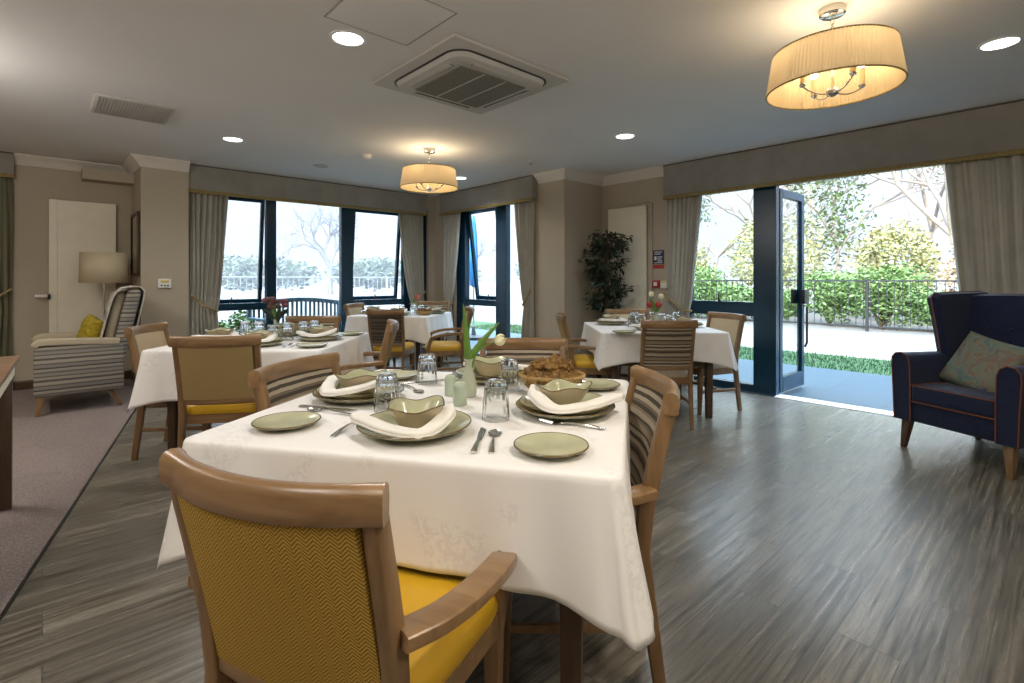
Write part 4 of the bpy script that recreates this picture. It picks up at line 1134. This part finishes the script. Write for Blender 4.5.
# vase and white tulip
def mk_vase():
    t = thing('vase', 'x', 'vase')
    MB().lathe([(.0001, 0), (.024, 0), (.030, .006), (.034, .03), (.031, .055), (.020, .088), (.0135, .112), (.014, .130), (.019, .144), (.0175, .144), (.0125, .130), (.012, .112), (.018, .088), (.028, .055), (.03, .03), (.0001, .012)], 36).build('body', M['vase'], t)
    return t
def leafblade(b, pts, w, up=(0,1,0), m=0):
    p = smooth_path(pts, 5, 1); n = len(p); rows = []
    for i in range(n):
        u = i/(n-1); ww = w*math.sin(PI*min(.999, u**.75*.93+.07))**.8+.0012
        tn = (p[min(i+1, n-1)]-p[max(i-1, 0)]).normalized(); sd_ = tn.cross(Vector(up)); sd_.normalize(); nn_ = sd_.cross(tn)
        rows.append([p[i]+sd_*ww*v-nn_*ww*.35*(1-v*v) for v in (-1, -.5, 0, .5, 1)])
    b.grid(rows, m)
def tulip_bunch(name, label, lat, f, z, heads, leaves, mat, size=.022):
    # heads / leaves: (dlat, df, height) offsets from the vase mouth
    t = thing(name, label, 'flower', W(lat, f, z), YAW0)
    st = MB()
    for dx, dy, dz in heads: st.tube(smooth_path([(0, 0, -.13), (0, 0, 0), (dx*.45, dy*.45, dz*.62), (dx, dy, dz)], 4, 1), .0028, 6, up=(0,1,0))
    st.build('stem', M['leaf'], t)
    for dx, dy, dz in leaves:
        b = MB(); leafblade(b, [(0, 0, -.06), (dx*.12, dy*.12, .02), (dx*.5, dy*.5, dz*.55), (dx, dy, dz)], .0125); o = b.build('leaf', M['leaf'], t, sharp=80)
    for dx, dy, dz in heads:
        b = MB(); v = Vector((dx, dy, dz*.5+.001)).normalized(); q = Vector((0,0,1)).rotation_difference(v).to_matrix()
        for k in range(6):
            a = PI*k/3; rows = []
            for i in range(8):
                u = i/7; rr_ = size*(math.sin(PI*(.12+.70*u))**.8)*(1 if k % 2 else .9); hw = size*.62*math.sin(PI*min(.98, .18+.8*u))**.7
                rows.append([q @ Vector((math.cos(a)*rr_-math.sin(a)*hw*s, math.sin(a)*rr_+math.cos(a)*hw*s, u*size*2.1-.002))+Vector((dx, dy, dz)) for s in (-1, -.5, 0, .5, 1)])
            b.grid(rows)
        b.build('flower_head', mat, t, sharp=80)
    return t
la, ff = at(468.5, 396.5); inst('vase', mk_vase, 'small pale bud vase holding the white tulip on the near table', 'bud vases', la, ff, TT+.001, 0)
tulip_bunch('tulip', 'white tulip with two long green leaves in the near bud vase', la, ff, TT+.14, [(.105, -.03, .075)], [(-.020, .0, .215), (.118, .0, .145), (.055, .01, .07)], M['petal_w'], .020)
# bread basket
def mk_basket():
    t = thing('bread_basket', 'x', 'basket')
    b = MB()
    prof = [(.0001, .004), (.075, .0), (.09, .008), (.108, .028), (.122, .05), (.131, .068), (.127, .07), (.116, .05), (.10, .03), (.084, .014), (.0001, .012)]
    b.lathe(prof, 96, rf=lambda a, j: 1+.022*math.sin(24*a+(PI*(j % 2))), zf=lambda a, j: 0)
    b.build('wicker_bowl', M['wicker'], t, sharp=80)
    c = MB(); n = 144
    for s in (0, PI): c.tube([((.129+.0045*math.cos(a*30+s))*math.cos(a), (.129+.0045*math.cos(a*30+s))*math.sin(a), .070+.0045*math.sin(a*30+s)) for a in [2*PI*i/n for i in range(n)]], .005, 6, closed=True)
    c.build('braided_rim', M['wicker'], t)
    t.scale = (1, .88, 1); return t
bl, bf = .158, 2.03
inst('basket', mk_basket, 'round wicker basket of bread on the near table', 'bread baskets', bl, bf, TT+.001, -10, (.97, .86, 1))
def mk_roll(seed, r3, amp=.34, freq=2.6):
    o = MB().ball((0,0,0), r3, 40, 26, amp, freq, seed).build('bread_roll', M['bread'], None, sharp=80)
    dm = o.data
    for v in dm.vertices:
        d = v.co.normalized(); v.co += d*.006*mnoise.noise(d*9+Vector((seed,0,0)))+d*.0035*mnoise.noise(d*22)
    return o
spots = [(-.07, -.035, .075, .036), (-.03, -.065, .07, .036), (.035, -.06, .072, .040), (.075, -.015, .074, .038), (.055, .045, .08, .038), (-.02, .06, .08, .04), (-.075, .03, .08, .034), (-.005, -.005, .105, .042), (.045, .0, .118, .038), (-.045, .005, .115, .036), (.02, .045, .122, .036)]
words = ['at the carpet side of the basket', 'at the front of the basket towards the vase', 'at the front of the basket towards the plate', 'at the open-floor side of the basket', 'at the far open-floor side of the basket', 'at the far side of the basket', 'at the far carpet side of the basket', 'in the middle of the pile', 'on top of the pile, open-floor side', 'on top of the pile, carpet side', 'on top at the back of the pile']
for i, ((dx, dy, dz, rr_), w_) in enumerate(zip(spots, words)):
    o = mk_roll(i+1, (rr_*1.25, rr_, rr_*.85))
    o.location = W(bl+dx, bf+dy, TT+dz-.012); o.rotation_euler = (R.uniform(-.5, .5), R.uniform(-.5, .5), R.uniform(0, 6))
    tag(o, f'rough golden bread roll {w_}', 'bread', 'bread rolls in the near basket')

# ---- the other three tables
def glasses(pts, where, sc_=1.0):
    for la, ff, w_ in pts: inst('glass', mk_glass, f'upturned tumbler {w_} {where}', GG, la, ff, TT+.001, R.uniform(0, 90), (sc_, sc_, sc_))
CS = 'on the carpet-side table'
setting(-1.42, 3.79, -10, 'at the window end of the carpet-side table', True, 20)
setting(-2.10, 3.66, 60, 'at the armchair end of the carpet-side table', True, 10)
setting(-1.72, 3.46, 30, 'behind the tan chair on the carpet-side table', True, 30)
setting(-1.78, 4.12, 170, 'at the far side of the carpet-side table', True, 5)
for (px, py), lb in (((312, 344.5), 'sage side plate at the front edge of the carpet-side table'), ((352, 333), 'sage side plate at the far corner of the carpet-side table')):
    la, ff = at(px, py, ZS+.016); inst('side', plate_small, lb, GS, la, ff, ZS, 0)
glasses([(-1.60, 3.93, 'closest to the stacked plates'), (-1.66, 3.78, 'in the middle of the group'), (-1.73, 3.70, 'nearest the viewer'), (-1.94, 3.92, 'beside the dusky flowers'), (-1.55, 4.02, 'farthest back of its group'), (-2.07, 3.97, 'below the tied curtain')], CS, 1.05)
inst('vase', mk_vase, 'bud vase with dusky flowers on the carpet-side table', 'bud vases', -1.80, 3.90, TT+.001, 0)
t = thing('flower_bunch', 'dark bunch of dusky pink flowers on the carpet-side table', 'flower', W(-1.80, 3.90, TT+.14), YAW0)
b = MB(); lf = MB(); hd = MB()
for k in range(13):
    a = R.uniform(0, 6.28); q = R.uniform(.02, .085); hz = R.uniform(.09, .17)
    p = (q*math.cos(a), q*math.sin(a), hz); b.tube(smooth_path([(0, 0, -.12), (0, 0, 0), (p[0]*.5, p[1]*.5, hz*.6), p], 3, 1), .002, 5, up=(0,1,0))
    hd.ball(p, (.024, .024, .019), 12, 8, .5, 4, k)
for k in range(12):
    a = R.uniform(0, 6.28); q = R.uniform(.05, .1); leafblade(lf, [(0, 0, -.02), (q*.5*math.cos(a), q*.5*math.sin(a), .05), (q*math.cos(a), q*math.sin(a), R.uniform(.05, .1))], .014)
b.build('stem', M['leaf'], t); lf.build('foliage', M['leafdark'], t, sharp=80); hd.build('flower_head', M['petal_d'], t, sharp=80)
for i, (la, ff) in enumerate(((-1.90, 3.74), (-1.57, 4.2))):
    inst('shaker', mk_shaker, ['mint shaker near the dusky flowers', 'mint shaker at the back'][i]+' of the carpet-side table', 'mint green shakers', la, ff, TT+.001, 0)
lay('knife', mk_knife, 'knife at the front edge of the carpet-side table', (290, 348), (300, 343), GK)
lay('fork', mk_fork, 'fork at the front edge of the carpet-side table', (283, 348), (293, 343.5), GK)
GSD = 'on the garden-side table'
setting(.99, 5.10, 40, 'at the ficus corner of the garden-side table', True, 20)
setting(1.24, 4.55, 0, 'behind the striped chair on the garden-side table', False, 0)
setting(1.63, 4.82, -70, 'by the cream seated chair on the garden-side table', True, 12)
la, ff = at(624, 331.5, ZS+.016); inst('side', plate_small, 'sage side plate at the near edge of the garden-side table', GS, la, ff, ZS, 0)
glasses([(1.19, 4.98, 'beside the ficus corner plate'), (1.22, 5.1, 'second from the ficus corner plate'), (1.13, 4.80, 'near the middle front'), (1.23, 4.86, 'beside the red tulips'),
         (1.44, 4.66, 'behind the striped chair back'), (1.43, 4.90, 'next along towards the garden'), (1.62, 5.06, 'nearest the garden curtain'), (1.40, 5.08, 'at the back')], GSD, 1.08)
inst('vase', mk_vase, 'bud vase with red and white tulips on the garden-side table', 'bud vases', 1.35, 4.80, TT+.001, 0)
tulip_bunch('tulip_bunch', 'red and white tulips on the garden-side table', 1.35, 4.80, TT+.14, [(.01, 0, .05), (-.035, .01, .055)], [(.07, 0, .09), (-.06, 0, .12)], M['petal_r'], .026)
tulip_bunch('tulip_bunch', 'pale tulips rising above the red ones on the garden-side table', 1.35, 4.80, TT+.142, [(-.03, .02, .15), (.035, -.01, .13)], [(-.06, -.01, .14)], M['petal_w'], .022)
CT = 'on the corner table'
setting(-1.02, 6.75, -60, 'by the bay window armchair on the corner table', True, 10)
setting(-1.42, 6.36, 0, 'behind the dark striped chair on the corner table', True, 0)
setting(-1.82, 6.70, 80, 'at the bench side of the corner table', True, 0)
glasses([(-1.42, 6.60, 'nearest the dark striped chair'), (-1.25, 6.50, 'in front of the pink flower'), (-1.17, 6.59, 'beside the small basket'), (-1.33, 6.9, 'farthest back')], CT, 1.05)
inst('basket', mk_basket, 'shallow wicker basket of bread on the corner table', 'bread baskets', -1.10, 6.42, TT+.001, 0, (.8, .7, .7))
for i, (dx, dy) in enumerate(((-.05, 0), (.05, .01), (0, -.03))):
    o = mk_roll(30+i, (.05, .036, .03)); o.location = W(-1.10+dx, 6.42+dy, TT+.052); tag(o, ['bench side', 'bay window side', 'front'][i]+' bread roll in the shallow corner table basket', 'bread', 'bread rolls in the corner basket')
inst('vase', mk_vase, 'bud vase with a pink flower on the corner table', 'bud vases', -1.27, 6.72, TT+.001, 0)
tulip_bunch('tulip', 'single pink flower above the corner table', -1.27, 6.72, TT+.14, [(.012, 0, .05)], [(-.03, 0, .06)], M['petal_p'], .036)
# ================================================================== OUTSIDE
def paving_mat():
    m, nt, b = nodes('paving slabs')
    v = coords(nt, 'Object')
    br = N(nt, 'ShaderNodeTexBrick'); br.offset = .5; br.inputs['Scale'].default_value = 1; br.inputs['Brick Width'].default_value = .9; br.inputs['Row Height'].default_value = .6
    br.inputs['Mortar Size'].default_value = .006; br.inputs['Color1'].default_value = (.017,.048,.075,1); br.inputs['Color2'].default_value = (.021,.054,.082,1); br.inputs['Mortar'].default_value = (.015,.025,.035,1)
    L(nt, v, br.inputs['Vector']); L(nt, br.outputs['Color'], b.inputs['Base Color']); b.inputs['Roughness'].default_value = .45
    return m
M['paving'] = paving_mat()
M['grass'] = plain('grass', (.013,.055,.008), .8, var=.4, scale=30)
M['field'] = plain('pale dry ground', (.145,.137,.125), .95, var=.08, scale=3)
M['fence'] = plain('fence paint', (.02,.022,.025), .5)
M['hazepale'] = plain('haze-paled railing', (.34,.36,.38), .5, metal=0)  # railing grey lightened to imitate haze and bloom in the far view
M['benchblue'] = plain('blue grey paint', (.07,.13,.17), .5)
M['parasol'] = plain('blue parasol', (.02,.17,.38), .7)
M['barkpale'] = plain('pale bark', (.36,.30,.25), .9, var=.25, scale=20)
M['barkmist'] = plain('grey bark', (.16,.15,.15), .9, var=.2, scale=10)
M['hedge'] = plain('hedge leaves', (.13,.22,.065), .6, var=.5, scale=6)
M['hedge2'] = plain('olive leaves', (.34,.33,.14), .7, var=.4, scale=5)
M['russet'] = plain('russet leaves', (.42,.30,.17), .7, var=.4, scale=5)
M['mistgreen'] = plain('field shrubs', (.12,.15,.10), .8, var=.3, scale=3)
poly_slab('ground_patio', [(-12, 7.9), (5.0, 7.9), (5.0, 4.43), (5.75, 4.43), (5.75, -9), (7.85, -9), (7.85, 11), (-12, 11)], -.12, -.012, M['paving'])
poly_slab('ground_lawn', [(7.85, -9), (9.38, -9), (9.38, 12.3), (-12, 12.3), (-12, 11), (7.85, 11)], -.12, -.02, M['grass'])
poly_slab('ground_field', [(9.38, -40), (140, -40), (140, 160), (-100, 160), (-100, 12.3), (9.38, 12.3)], -.14, -.03, M['field'])
b = MB(); rg = random.Random(5)
for i in range(9000):
    x = rg.uniform(7.87, 9.36); y = rg.uniform(-1.5, 10.5); a = rg.uniform(0, 6.28); h_ = rg.uniform(.025, .06); w_ = .006
    b.add([(x-w_*math.cos(a), y-w_*math.sin(a), -.02), (x+w_*math.cos(a), y+w_*math.sin(a), -.02), (x+rg.uniform(-.02, .02), y+rg.uniform(-.02, .02), h_-.02)], [(0, 1, 2)])
o = b.build('grass', M['grass'], None, smooth=False, weld=False); tag(o, 'short green grass blades along the edge of the patio', 'grass', kind='stuff')
def fence(label, a, b_, n, h0, gap, mt):
    a, b_ = Vector(a), Vector(b_); d = (b_-a); ln = d.length; d.normalize()
    t = thing('railing_fence', label, 'fence', a, math.atan2(d.y, d.x))
    MB().box((ln/2, 0, h0-.02), (ln, .03, .035), .004).box((ln/2, 0, .12), (ln, .03, .03), .004)  .build('rail', mt, t, smooth=False)
    k = int(ln/gap); b = MB()
    for i in range(k): b.box(((i+.5)*ln/k, 0, (h0+.1)/2), (.012, .012, h0-.14))
    b.build('railing_bars', mt, t, smooth=False)
    for i in range(n+1): MB().box((ln*i/n, 0, h0/2), (.055, .055, h0+.04), .004) .build('post', mt, t, smooth=False)
fence('metal railing fence in front of the hedge beyond the garden doors', (14.4, -8, -.03), (14.4, 14.5, -.03), 10, 1.22, .15, M['fence'])
fence('metal railing with pale haze in its colour beyond the three-light window', (-9, 15.6, -.03), (13.6, 15.6, -.03), 9, 1.32, .16, M['hazepale'])
def leafcloud(b, c, r3, n, size, rg, m=0, hollow=.55):
    for _ in range(n):
        while True:
            p = Vector((rg.uniform(-1, 1), rg.uniform(-1, 1), rg.uniform(-1, 1)))
            if hollow < p.length < 1: break
        q = Vector((c[0]+p.x*r3[0], c[1]+p.y*r3[1], c[2]+p.z*r3[2]))
        a = Vector((rg.uniform(-1, 1), rg.uniform(-1, 1), rg.uniform(-.6, .6))).normalized(); s = size*rg.uniform(.6, 1.3)
        e = a.cross(Vector((rg.uniform(-1, 1), rg.uniform(-1, 1), rg.uniform(-1, 1)))).normalized()
        b.add([q-a*s, q+e*s*.42, q+a*s, q-e*s*.42], [(0, 1, 2, 3)], m)
def bush(name, label, loc, r3, n, size, mat, seed, group, cat='shrub'):
    rg = random.Random(seed); t = thing(name, label, cat, loc, 0, group)
    b = MB()
    for k in range(5):
        a = rg.uniform(0, 6.28); q = rg.uniform(.15, .5)
        leafcloud(b, (r3[0]*q*math.cos(a), r3[1]*q*math.sin(a), r3[2]*rg.uniform(.75, 1.15)), (r3[0]*.62, r3[1]*.62, r3[2]*.75), n//5, size, rg)
    b.build('foliage', mat, t, smooth=False, weld=False)
    s = MB()
    for k in range(6):
        a = rg.uniform(0, 6.28); s.tube([(0, 0, 0), (r3[0]*.3*math.cos(a), r3[1]*.3*math.sin(a), r3[2]*.8), (r3[0]*.55*math.cos(a), r3[1]*.55*math.sin(a), r3[2]*1.5)], [.03, .02, .008], 5)
    s.build('stem', M['bark'], t); return t
# hedge behind the right-hand fence
hg = ['hidden mostly by the door frame', 'seen through the fixed window', 'between the window and the open leaf', 'seen through the open leaf', 'just clear of the open leaf', 'in the middle of the doorway', 'right of the doorway middle', 'towards the wing chair', 'above the wing chair back', 'behind the garden curtain']
for i in range(10):
    y = 9.4-1.25*i; bush('hedge_bush', 'dark green hedge bush behind the fence '+hg[i], (15.45+.25*math.sin(i*2.1), y, -.03), (.8, .95, .72+.2*math.sin(i*1.7)), 3600, .062, M['hedge'], 100+i, 'hedge bushes behind the fence')
for i, (x, y, r_, h_, mt, w_) in enumerate(((18.0, 9.8, 1.6, 1.7, 'hedge2', 'tall olive'), (17.6, 6.6, 1.5, 1.8, 'hedge2', 'broad olive'), (18.2, 3.6, 1.6, 1.75, 'hedge2', 'rounded olive'), (17.8, .9, 1.6, 1.6, 'russet', 'russet'), (18.6, -2.2, 1.6, 1.4, 'hedge2', 'low olive'))):
    bush('shrub', f'{w_} shrub rising behind the hedge, {["seen through the fixed window","left of the open leaf top","in the left half of the doorway","in the right half of the doorway","behind the garden curtain edge"][i]}', (x, y, -.03), (r_, r_, h_), 5200, .07, M[mt], 300+i, 'shrubs behind the hedge')
def tree(name, label, loc, h_, seed, mat, spread=.55, depth=6, leaves=None, nl=0, lsize=.08, group=None, tr=.16, lean=(0,0), first=.36, nsides=6):
    rg = random.Random(seed); t = thing(name, label, 'tree', loc, 0, group); b = MB(); tips = []
    def grow(p, d, ln, r, k):
        pts = [p]; q = p.copy(); dd_ = d.copy()
        for i in range(3):
            dd_ = (dd_+Vector((rg.uniform(-.18, .18), rg.uniform(-.18, .18), rg.uniform(-.06, .14)))).normalized(); q = q+dd_*ln/3; pts.append(q.copy())
        b.tube(pts, [r, r*.9, r*.8, r*.68], nsides if k > 2 else 4)
        if k == 0: tips.append(q); return
        if k < 3: tips.append(q)
        for i in range(3 if k > depth-3 else 2):
            a = rg.uniform(0, 6.28); pv = dd_.cross(Vector((math.cos(a), math.sin(a), .3))).normalized()
            nd = (dd_+pv*spread*rg.uniform(.7, 1.45)).normalized()
            grow(q, nd, ln*rg.uniform(.66, .85), r*.62, k-1)
    grow(Vector((0, 0, 0)), Vector((lean[0], lean[1], 1)).normalized(), h_*first, tr, depth)
    b.build('trunk', mat, t, sharp=80)
    if leaves:
        f = MB()
        for _ in range(nl):
            p = rg.choice(tips); q = p+Vector((rg.gauss(0, .28), rg.gauss(0, .28), rg.gauss(0, .22)))
            a = Vector((rg.uniform(-1, 1), rg.uniform(-1, 1), rg.uniform(-1, 1))).normalized(); e = a.cross(Vector((.3, .5, .8))).normalized(); s = lsize*rg.uniform(.6, 1.3)
            f.add([q-a*s, q+e*s*.5, q+a*s, q-e*s*.5], [(0, 1, 2, 3)])
        f.build('foliage', leaves, t, smooth=False, weld=False)
    return t
GT = 'trees beyond the garden doors'
tree('tree', 'bare pale tree with a leaning trunk in the right half of the doorway', (19.0, 1.6, 0), 7.0, 21, M['barkpale'], .6, 7, M['russet'], 3600, .055, GT, .13, (0, .3), .36)
tree('tree', 'leafy yellow green tree just clear of the open door leaf', (20.5, 5.4, 0), 6.2, 33, M['barkpale'], .6, 7, M['hedge2'], 9000, .07, GT, .09)
tree('tree', 'green tree seen through the fixed garden window', (19.5, 9.6, 0), 5.8, 41, M['barkpale'], .6, 7, M['hedge'], 4200, .08, GT, .09)
tree('tree', 'bare twiggy tree near the curtain side of the doorway', (21.5, -1.2, 0), 7.4, 55, M['barkpale'], .55, 7, M['russet'], 5000, .055, GT, .11)
tree('tree', 'thin tree with sparse yellow leaves in the middle of the doorway', (23, 3.8, 0), 8.2, 63, M['barkpale'], .55, 7, M['hedge2'], 6500, .065, GT, .10)
tree('tree', 'thin sparse tree behind the open door leaf', (24.5, 8.4, 0), 8.2, 67, M['barkpale'], .55, 7, M['hedge2'], 5000, .065, GT, .10)
# misty trees beyond the three-light window
GM = 'misty trees beyond the far window'
tree('tree', 'round bare tree faint in the mist behind the middle window light', (17.0, 40, 0), 8.2, 71, M['barkmist'], .62, 7, group=GM, tr=.3, first=.26, nsides=5)
tree('tree', 'faint bare tree in the mist behind the corner light', (37, 50, 0), 8, 77, M['barkmist'], .6, 6, group=GM, tr=.3, first=.28, nsides=5)
for i, (x, y, r_, h_) in enumerate(((6, 46, 5, 1.7), (15, 52, 6, 2.0), (25, 48, 6, 1.9), (36, 50, 6, 2.1), (46, 44, 5, 2.2))):
    bush('field_hedge', ['low hedge mound in the mist by the left curtain', 'low misty hedge mound left of the round tree', 'low misty hedge mound right of the round tree', 'low misty hedge mound in the corner light', 'low misty hedge mound behind the corner curtain'][i], (x, y, 0), (r_, 2.2, h_), 3200, .28, M['mistgreen'], 500+i, 'misty hedges beyond the far window')
# planting close to the window
for i, (x, y, r_, h_) in enumerate(((1.75, 8.1, .34, .36), (2.2, 8.3, .36, .42), (2.62, 8.15, .3, .32))):
    bush('garden_plant', ['leafy plant below the tied curtain outside', 'taller leafy plant outside the first window light', 'leafy plant outside next to the blue bench'][i], (x, y, -.012), (r_, r_, h_), 500, .05, M['hedge'], 700+i, 'plants outside the far window', 'plant')
def bench(label, loc, rz, Ln=1.5):
    t = thing('garden_bench', label, 'bench', loc, rz)
    for s in (-1, 1):
        MB().box((s*Ln/2, -.24, .31), (.06, .06, .62), .005).build('leg', M['benchblue'], t); MB().box((s*Ln/2, .24, .42), (.06, .06, .84), .005).build('leg', M['benchblue'], t)
        MB().box((s*Ln/2, -.02, .635), (.075, .58, .03), .006).build('armrest', M['benchblue'], t)
    b = MB()
    for k in range(6): b.box((0, -.23+k*.083, .43), (Ln-.06, .07, .025), .004)
    b.build('seat', M['benchblue'], t)
    b = MB(); pts = [(-Ln/2+Ln*i/16, .25, .82+.07*math.sin(PI*i/16)) for i in range(17)]
    b.sweep(pts, rrect(.04, .07, .4)); b.box((0, .25, .50), (Ln-.06, .03, .05), .004)
    for k in range(19):
        x = -Ln/2+.075+k*(Ln-.15)/18; top = .80+.07*math.sin(PI*(x+Ln/2)/Ln); b.box((x, .25, (top+.5)/2), (.035, .016, top-.5), .002)
    b.build('backrest', M['benchblue'], t, smooth=False); return t
bench('blue slatted garden bench outside the three-light window', (3.05, 8.15, -.012), rad(8), 1.5)
# closed blue parasol outside the bay window
t = thing('parasol', 'closed blue garden parasol outside the bay window', 'parasol', (6.48, 8.22, -.012))
MB().tube([(0, 0, .0), (0, 0, 2.52)], .02, 10, up=(0,1,0)).build('pole', M['steel'], t)
MB().lathe([(.02, 1.06), (.06, 1.1), (.078, 1.35), (.078, 1.7), (.066, 2.05), (.042, 2.35), (.02, 2.5), (.0001, 2.52)], 48, rf=lambda a, j: 1+.14*math.cos(8*a)).build('canopy', M['parasol'], t, sharp=80)
MB().lathe([(.0001, 0), (.24, 0), (.24, .05), (.05, .09), (.03, .25), (.0001, .25)], 32).build('base', M['fence'], t)

# ficus in the corner
t = thing('potted_ficus', 'tall dark artificial ficus in the corner between pillar and cream door', 'plant', (5.06, 3.80, 0))
MB().lathe([(.0001, 0), (.14, 0), (.155, .02), (.185, .30), (.195, .31), (.195, .34), (.178, .34), (.17, .29), (.0001, .285)], 36).build('pot', M['terracotta'], t)
rg = random.Random(77); b = MB(); fl = MB()
for k in range(3):
    a = k*2.1; b.tube(smooth_path([(.03*math.cos(a), .03*math.sin(a), .28), (.05*math.cos(a+1), .05*math.sin(a+1), .7), (.02*math.cos(a+2.5), .02*math.sin(a+2.5), 1.2), (.05*math.cos(a+4), .05*math.sin(a+4), 1.65)], 5, 1), .012, 6, up=(0,1,0))
for k in range(110):
    z0 = rg.uniform(.88, 1.78); a = rg.uniform(0, 6.28); rr_ = rg.uniform(.14, .31)*(1-.10*abs((z0-1.4)/.45)); 
    tip = Vector((rr_*math.cos(a), rr_*math.sin(a), z0+rg.uniform(-.06, .06))); p0 = Vector((0, 0, z0-.10))
    b.tube([p0, p0.lerp(tip, .5)+Vector((0, 0, .04)), tip], [.005, .004, .002], 4)
    for j in range(15):
        u = rg.uniform(.25, 1.08); q = p0.lerp(tip, u)+Vector((rg.gauss(0, .03), rg.gauss(0, .03), .03*(1-u)+rg.gauss(0, .025)))
        dr = Vector((math.cos(a)+rg.gauss(0, .6), math.sin(a)+rg.gauss(0, .6), rg.gauss(-.35, .4))).normalized(); sd_ = dr.cross(Vector((rg.gauss(0, .4), rg.gauss(0, .4), 1))).normalized(); s = rg.uniform(.032, .052)
        nn_ = sd_.cross(dr)
        if max((q+dr*s*1.9).x, q.x) >.335 or max((q+dr*s*1.9).y, q.y) >.36 or min(q.y, (q+dr*s*1.9).y) < -.34: continue
        fl.add([q, q+dr*s*.7+sd_*s*.42-nn_*s*.1, q+dr*s*1.75-nn_*s*.25, q+dr*s*.7-sd_*s*.42-nn_*s*.1, q+dr*s*.8+nn_*s*.08], [(0, 1, 4), (1, 2, 4), (2, 3, 4), (3, 0, 4)])
b.build('stem', M['bark'], t); fl.build('foliage', M['leafdark'], t, smooth=False, weld=False)

# ================================================================== LIGHT
w = bpy.data.worlds.new('overcast sky'); sc.world = w; w.use_nodes = True; nt = w.node_tree
bg = nt.nodes['Background']; tc = N(nt, 'ShaderNodeTexCoord'); sp = N(nt, 'ShaderNodeSeparateXYZ'); L(nt, tc.outputs['Generated'], sp.inputs[0])
L(nt, ramp(nt, sp.outputs['Z'], [(0, (.74,.77,.84)), (.15, (.74,.78,.86)), (.45, (.62,.80,1)), (1, (.62,.80,1))]), bg.inputs['Color'])
st = N(nt, 'ShaderNodeMapRange'); L(nt, sp.outputs['Z'], st.inputs['Value'])
st.inputs['From Min'].default_value = .2; st.inputs['From Max'].default_value = .8; st.inputs['To Min'].default_value = SKY_LOW; st.inputs['To Max'].default_value = SKY_HIGH
L(nt, st.outputs[0], bg.inputs['Strength'])
s = bpy.data.lights.new('sun', 'SUN'); s.energy = SUN_E; s.angle = rad(3); s.color = (1, .93, .82)
so = bpy.data.objects.new('sun', s); COL.objects.link(so)
dv = Vector((.80, .25, -.62)); so.rotation_euler = dv.to_track_quat('-Z', 'Y').to_euler()

if HAZE:
    m = bpy.data.materials.new('morning mist'); m.use_nodes = True; nt = m.node_tree; nt.nodes.remove(nt.nodes['Principled BSDF'])
    v = N(nt, 'ShaderNodeVolumeScatter'); v.inputs['Density'].default_value = HAZE; v.inputs['Color'].default_value = (.13,.135,.15,1); v.inputs['Anisotropy'].default_value = .3
    L(nt, v.outputs[0], nt.nodes['Material Output'].inputs['Volume'])
    pts = [(-60, 12.4), (16.7, 12.4), (16.7, -40), (75, -40), (75, 75), (-60, 75)]; n = 6
    o = MB().add([(x, y, -.02) for x, y in pts]+[(x, y, 22) for x, y in pts], [tuple(range(n-1, -1, -1)), tuple(range(n, 2*n))]+[(i, (i+1) % n, n+(i+1) % n, n+i) for i in range(n)]).build('mist', m, None, smooth=False)
    tag(o, 'pale morning mist over the field and trees beyond the windows', 'mist', kind='stuff')

sc.view_settings.view_transform = 'Standard'; sc.view_settings.look = 'None'; sc.view_settings.gamma = 1; sc.view_settings.use_curve_mapping = False
sc.view_settings.exposure = EXPOSURE
cy = sc.cycles
cy.use_denoising = True
try: cy.denoiser = 'OPENIMAGEDENOISE'
except Exception: pass
cy.max_bounces = 10; cy.diffuse_bounces = 4; cy.glossy_bounces = 4; cy.transmission_bounces = 10; cy.transparent_max_bounces = 16; cy.volume_bounces = 1
cy.sample_clamp_indirect = 6; cy.caustics_reflective = False; cy.blur_glossy = .5
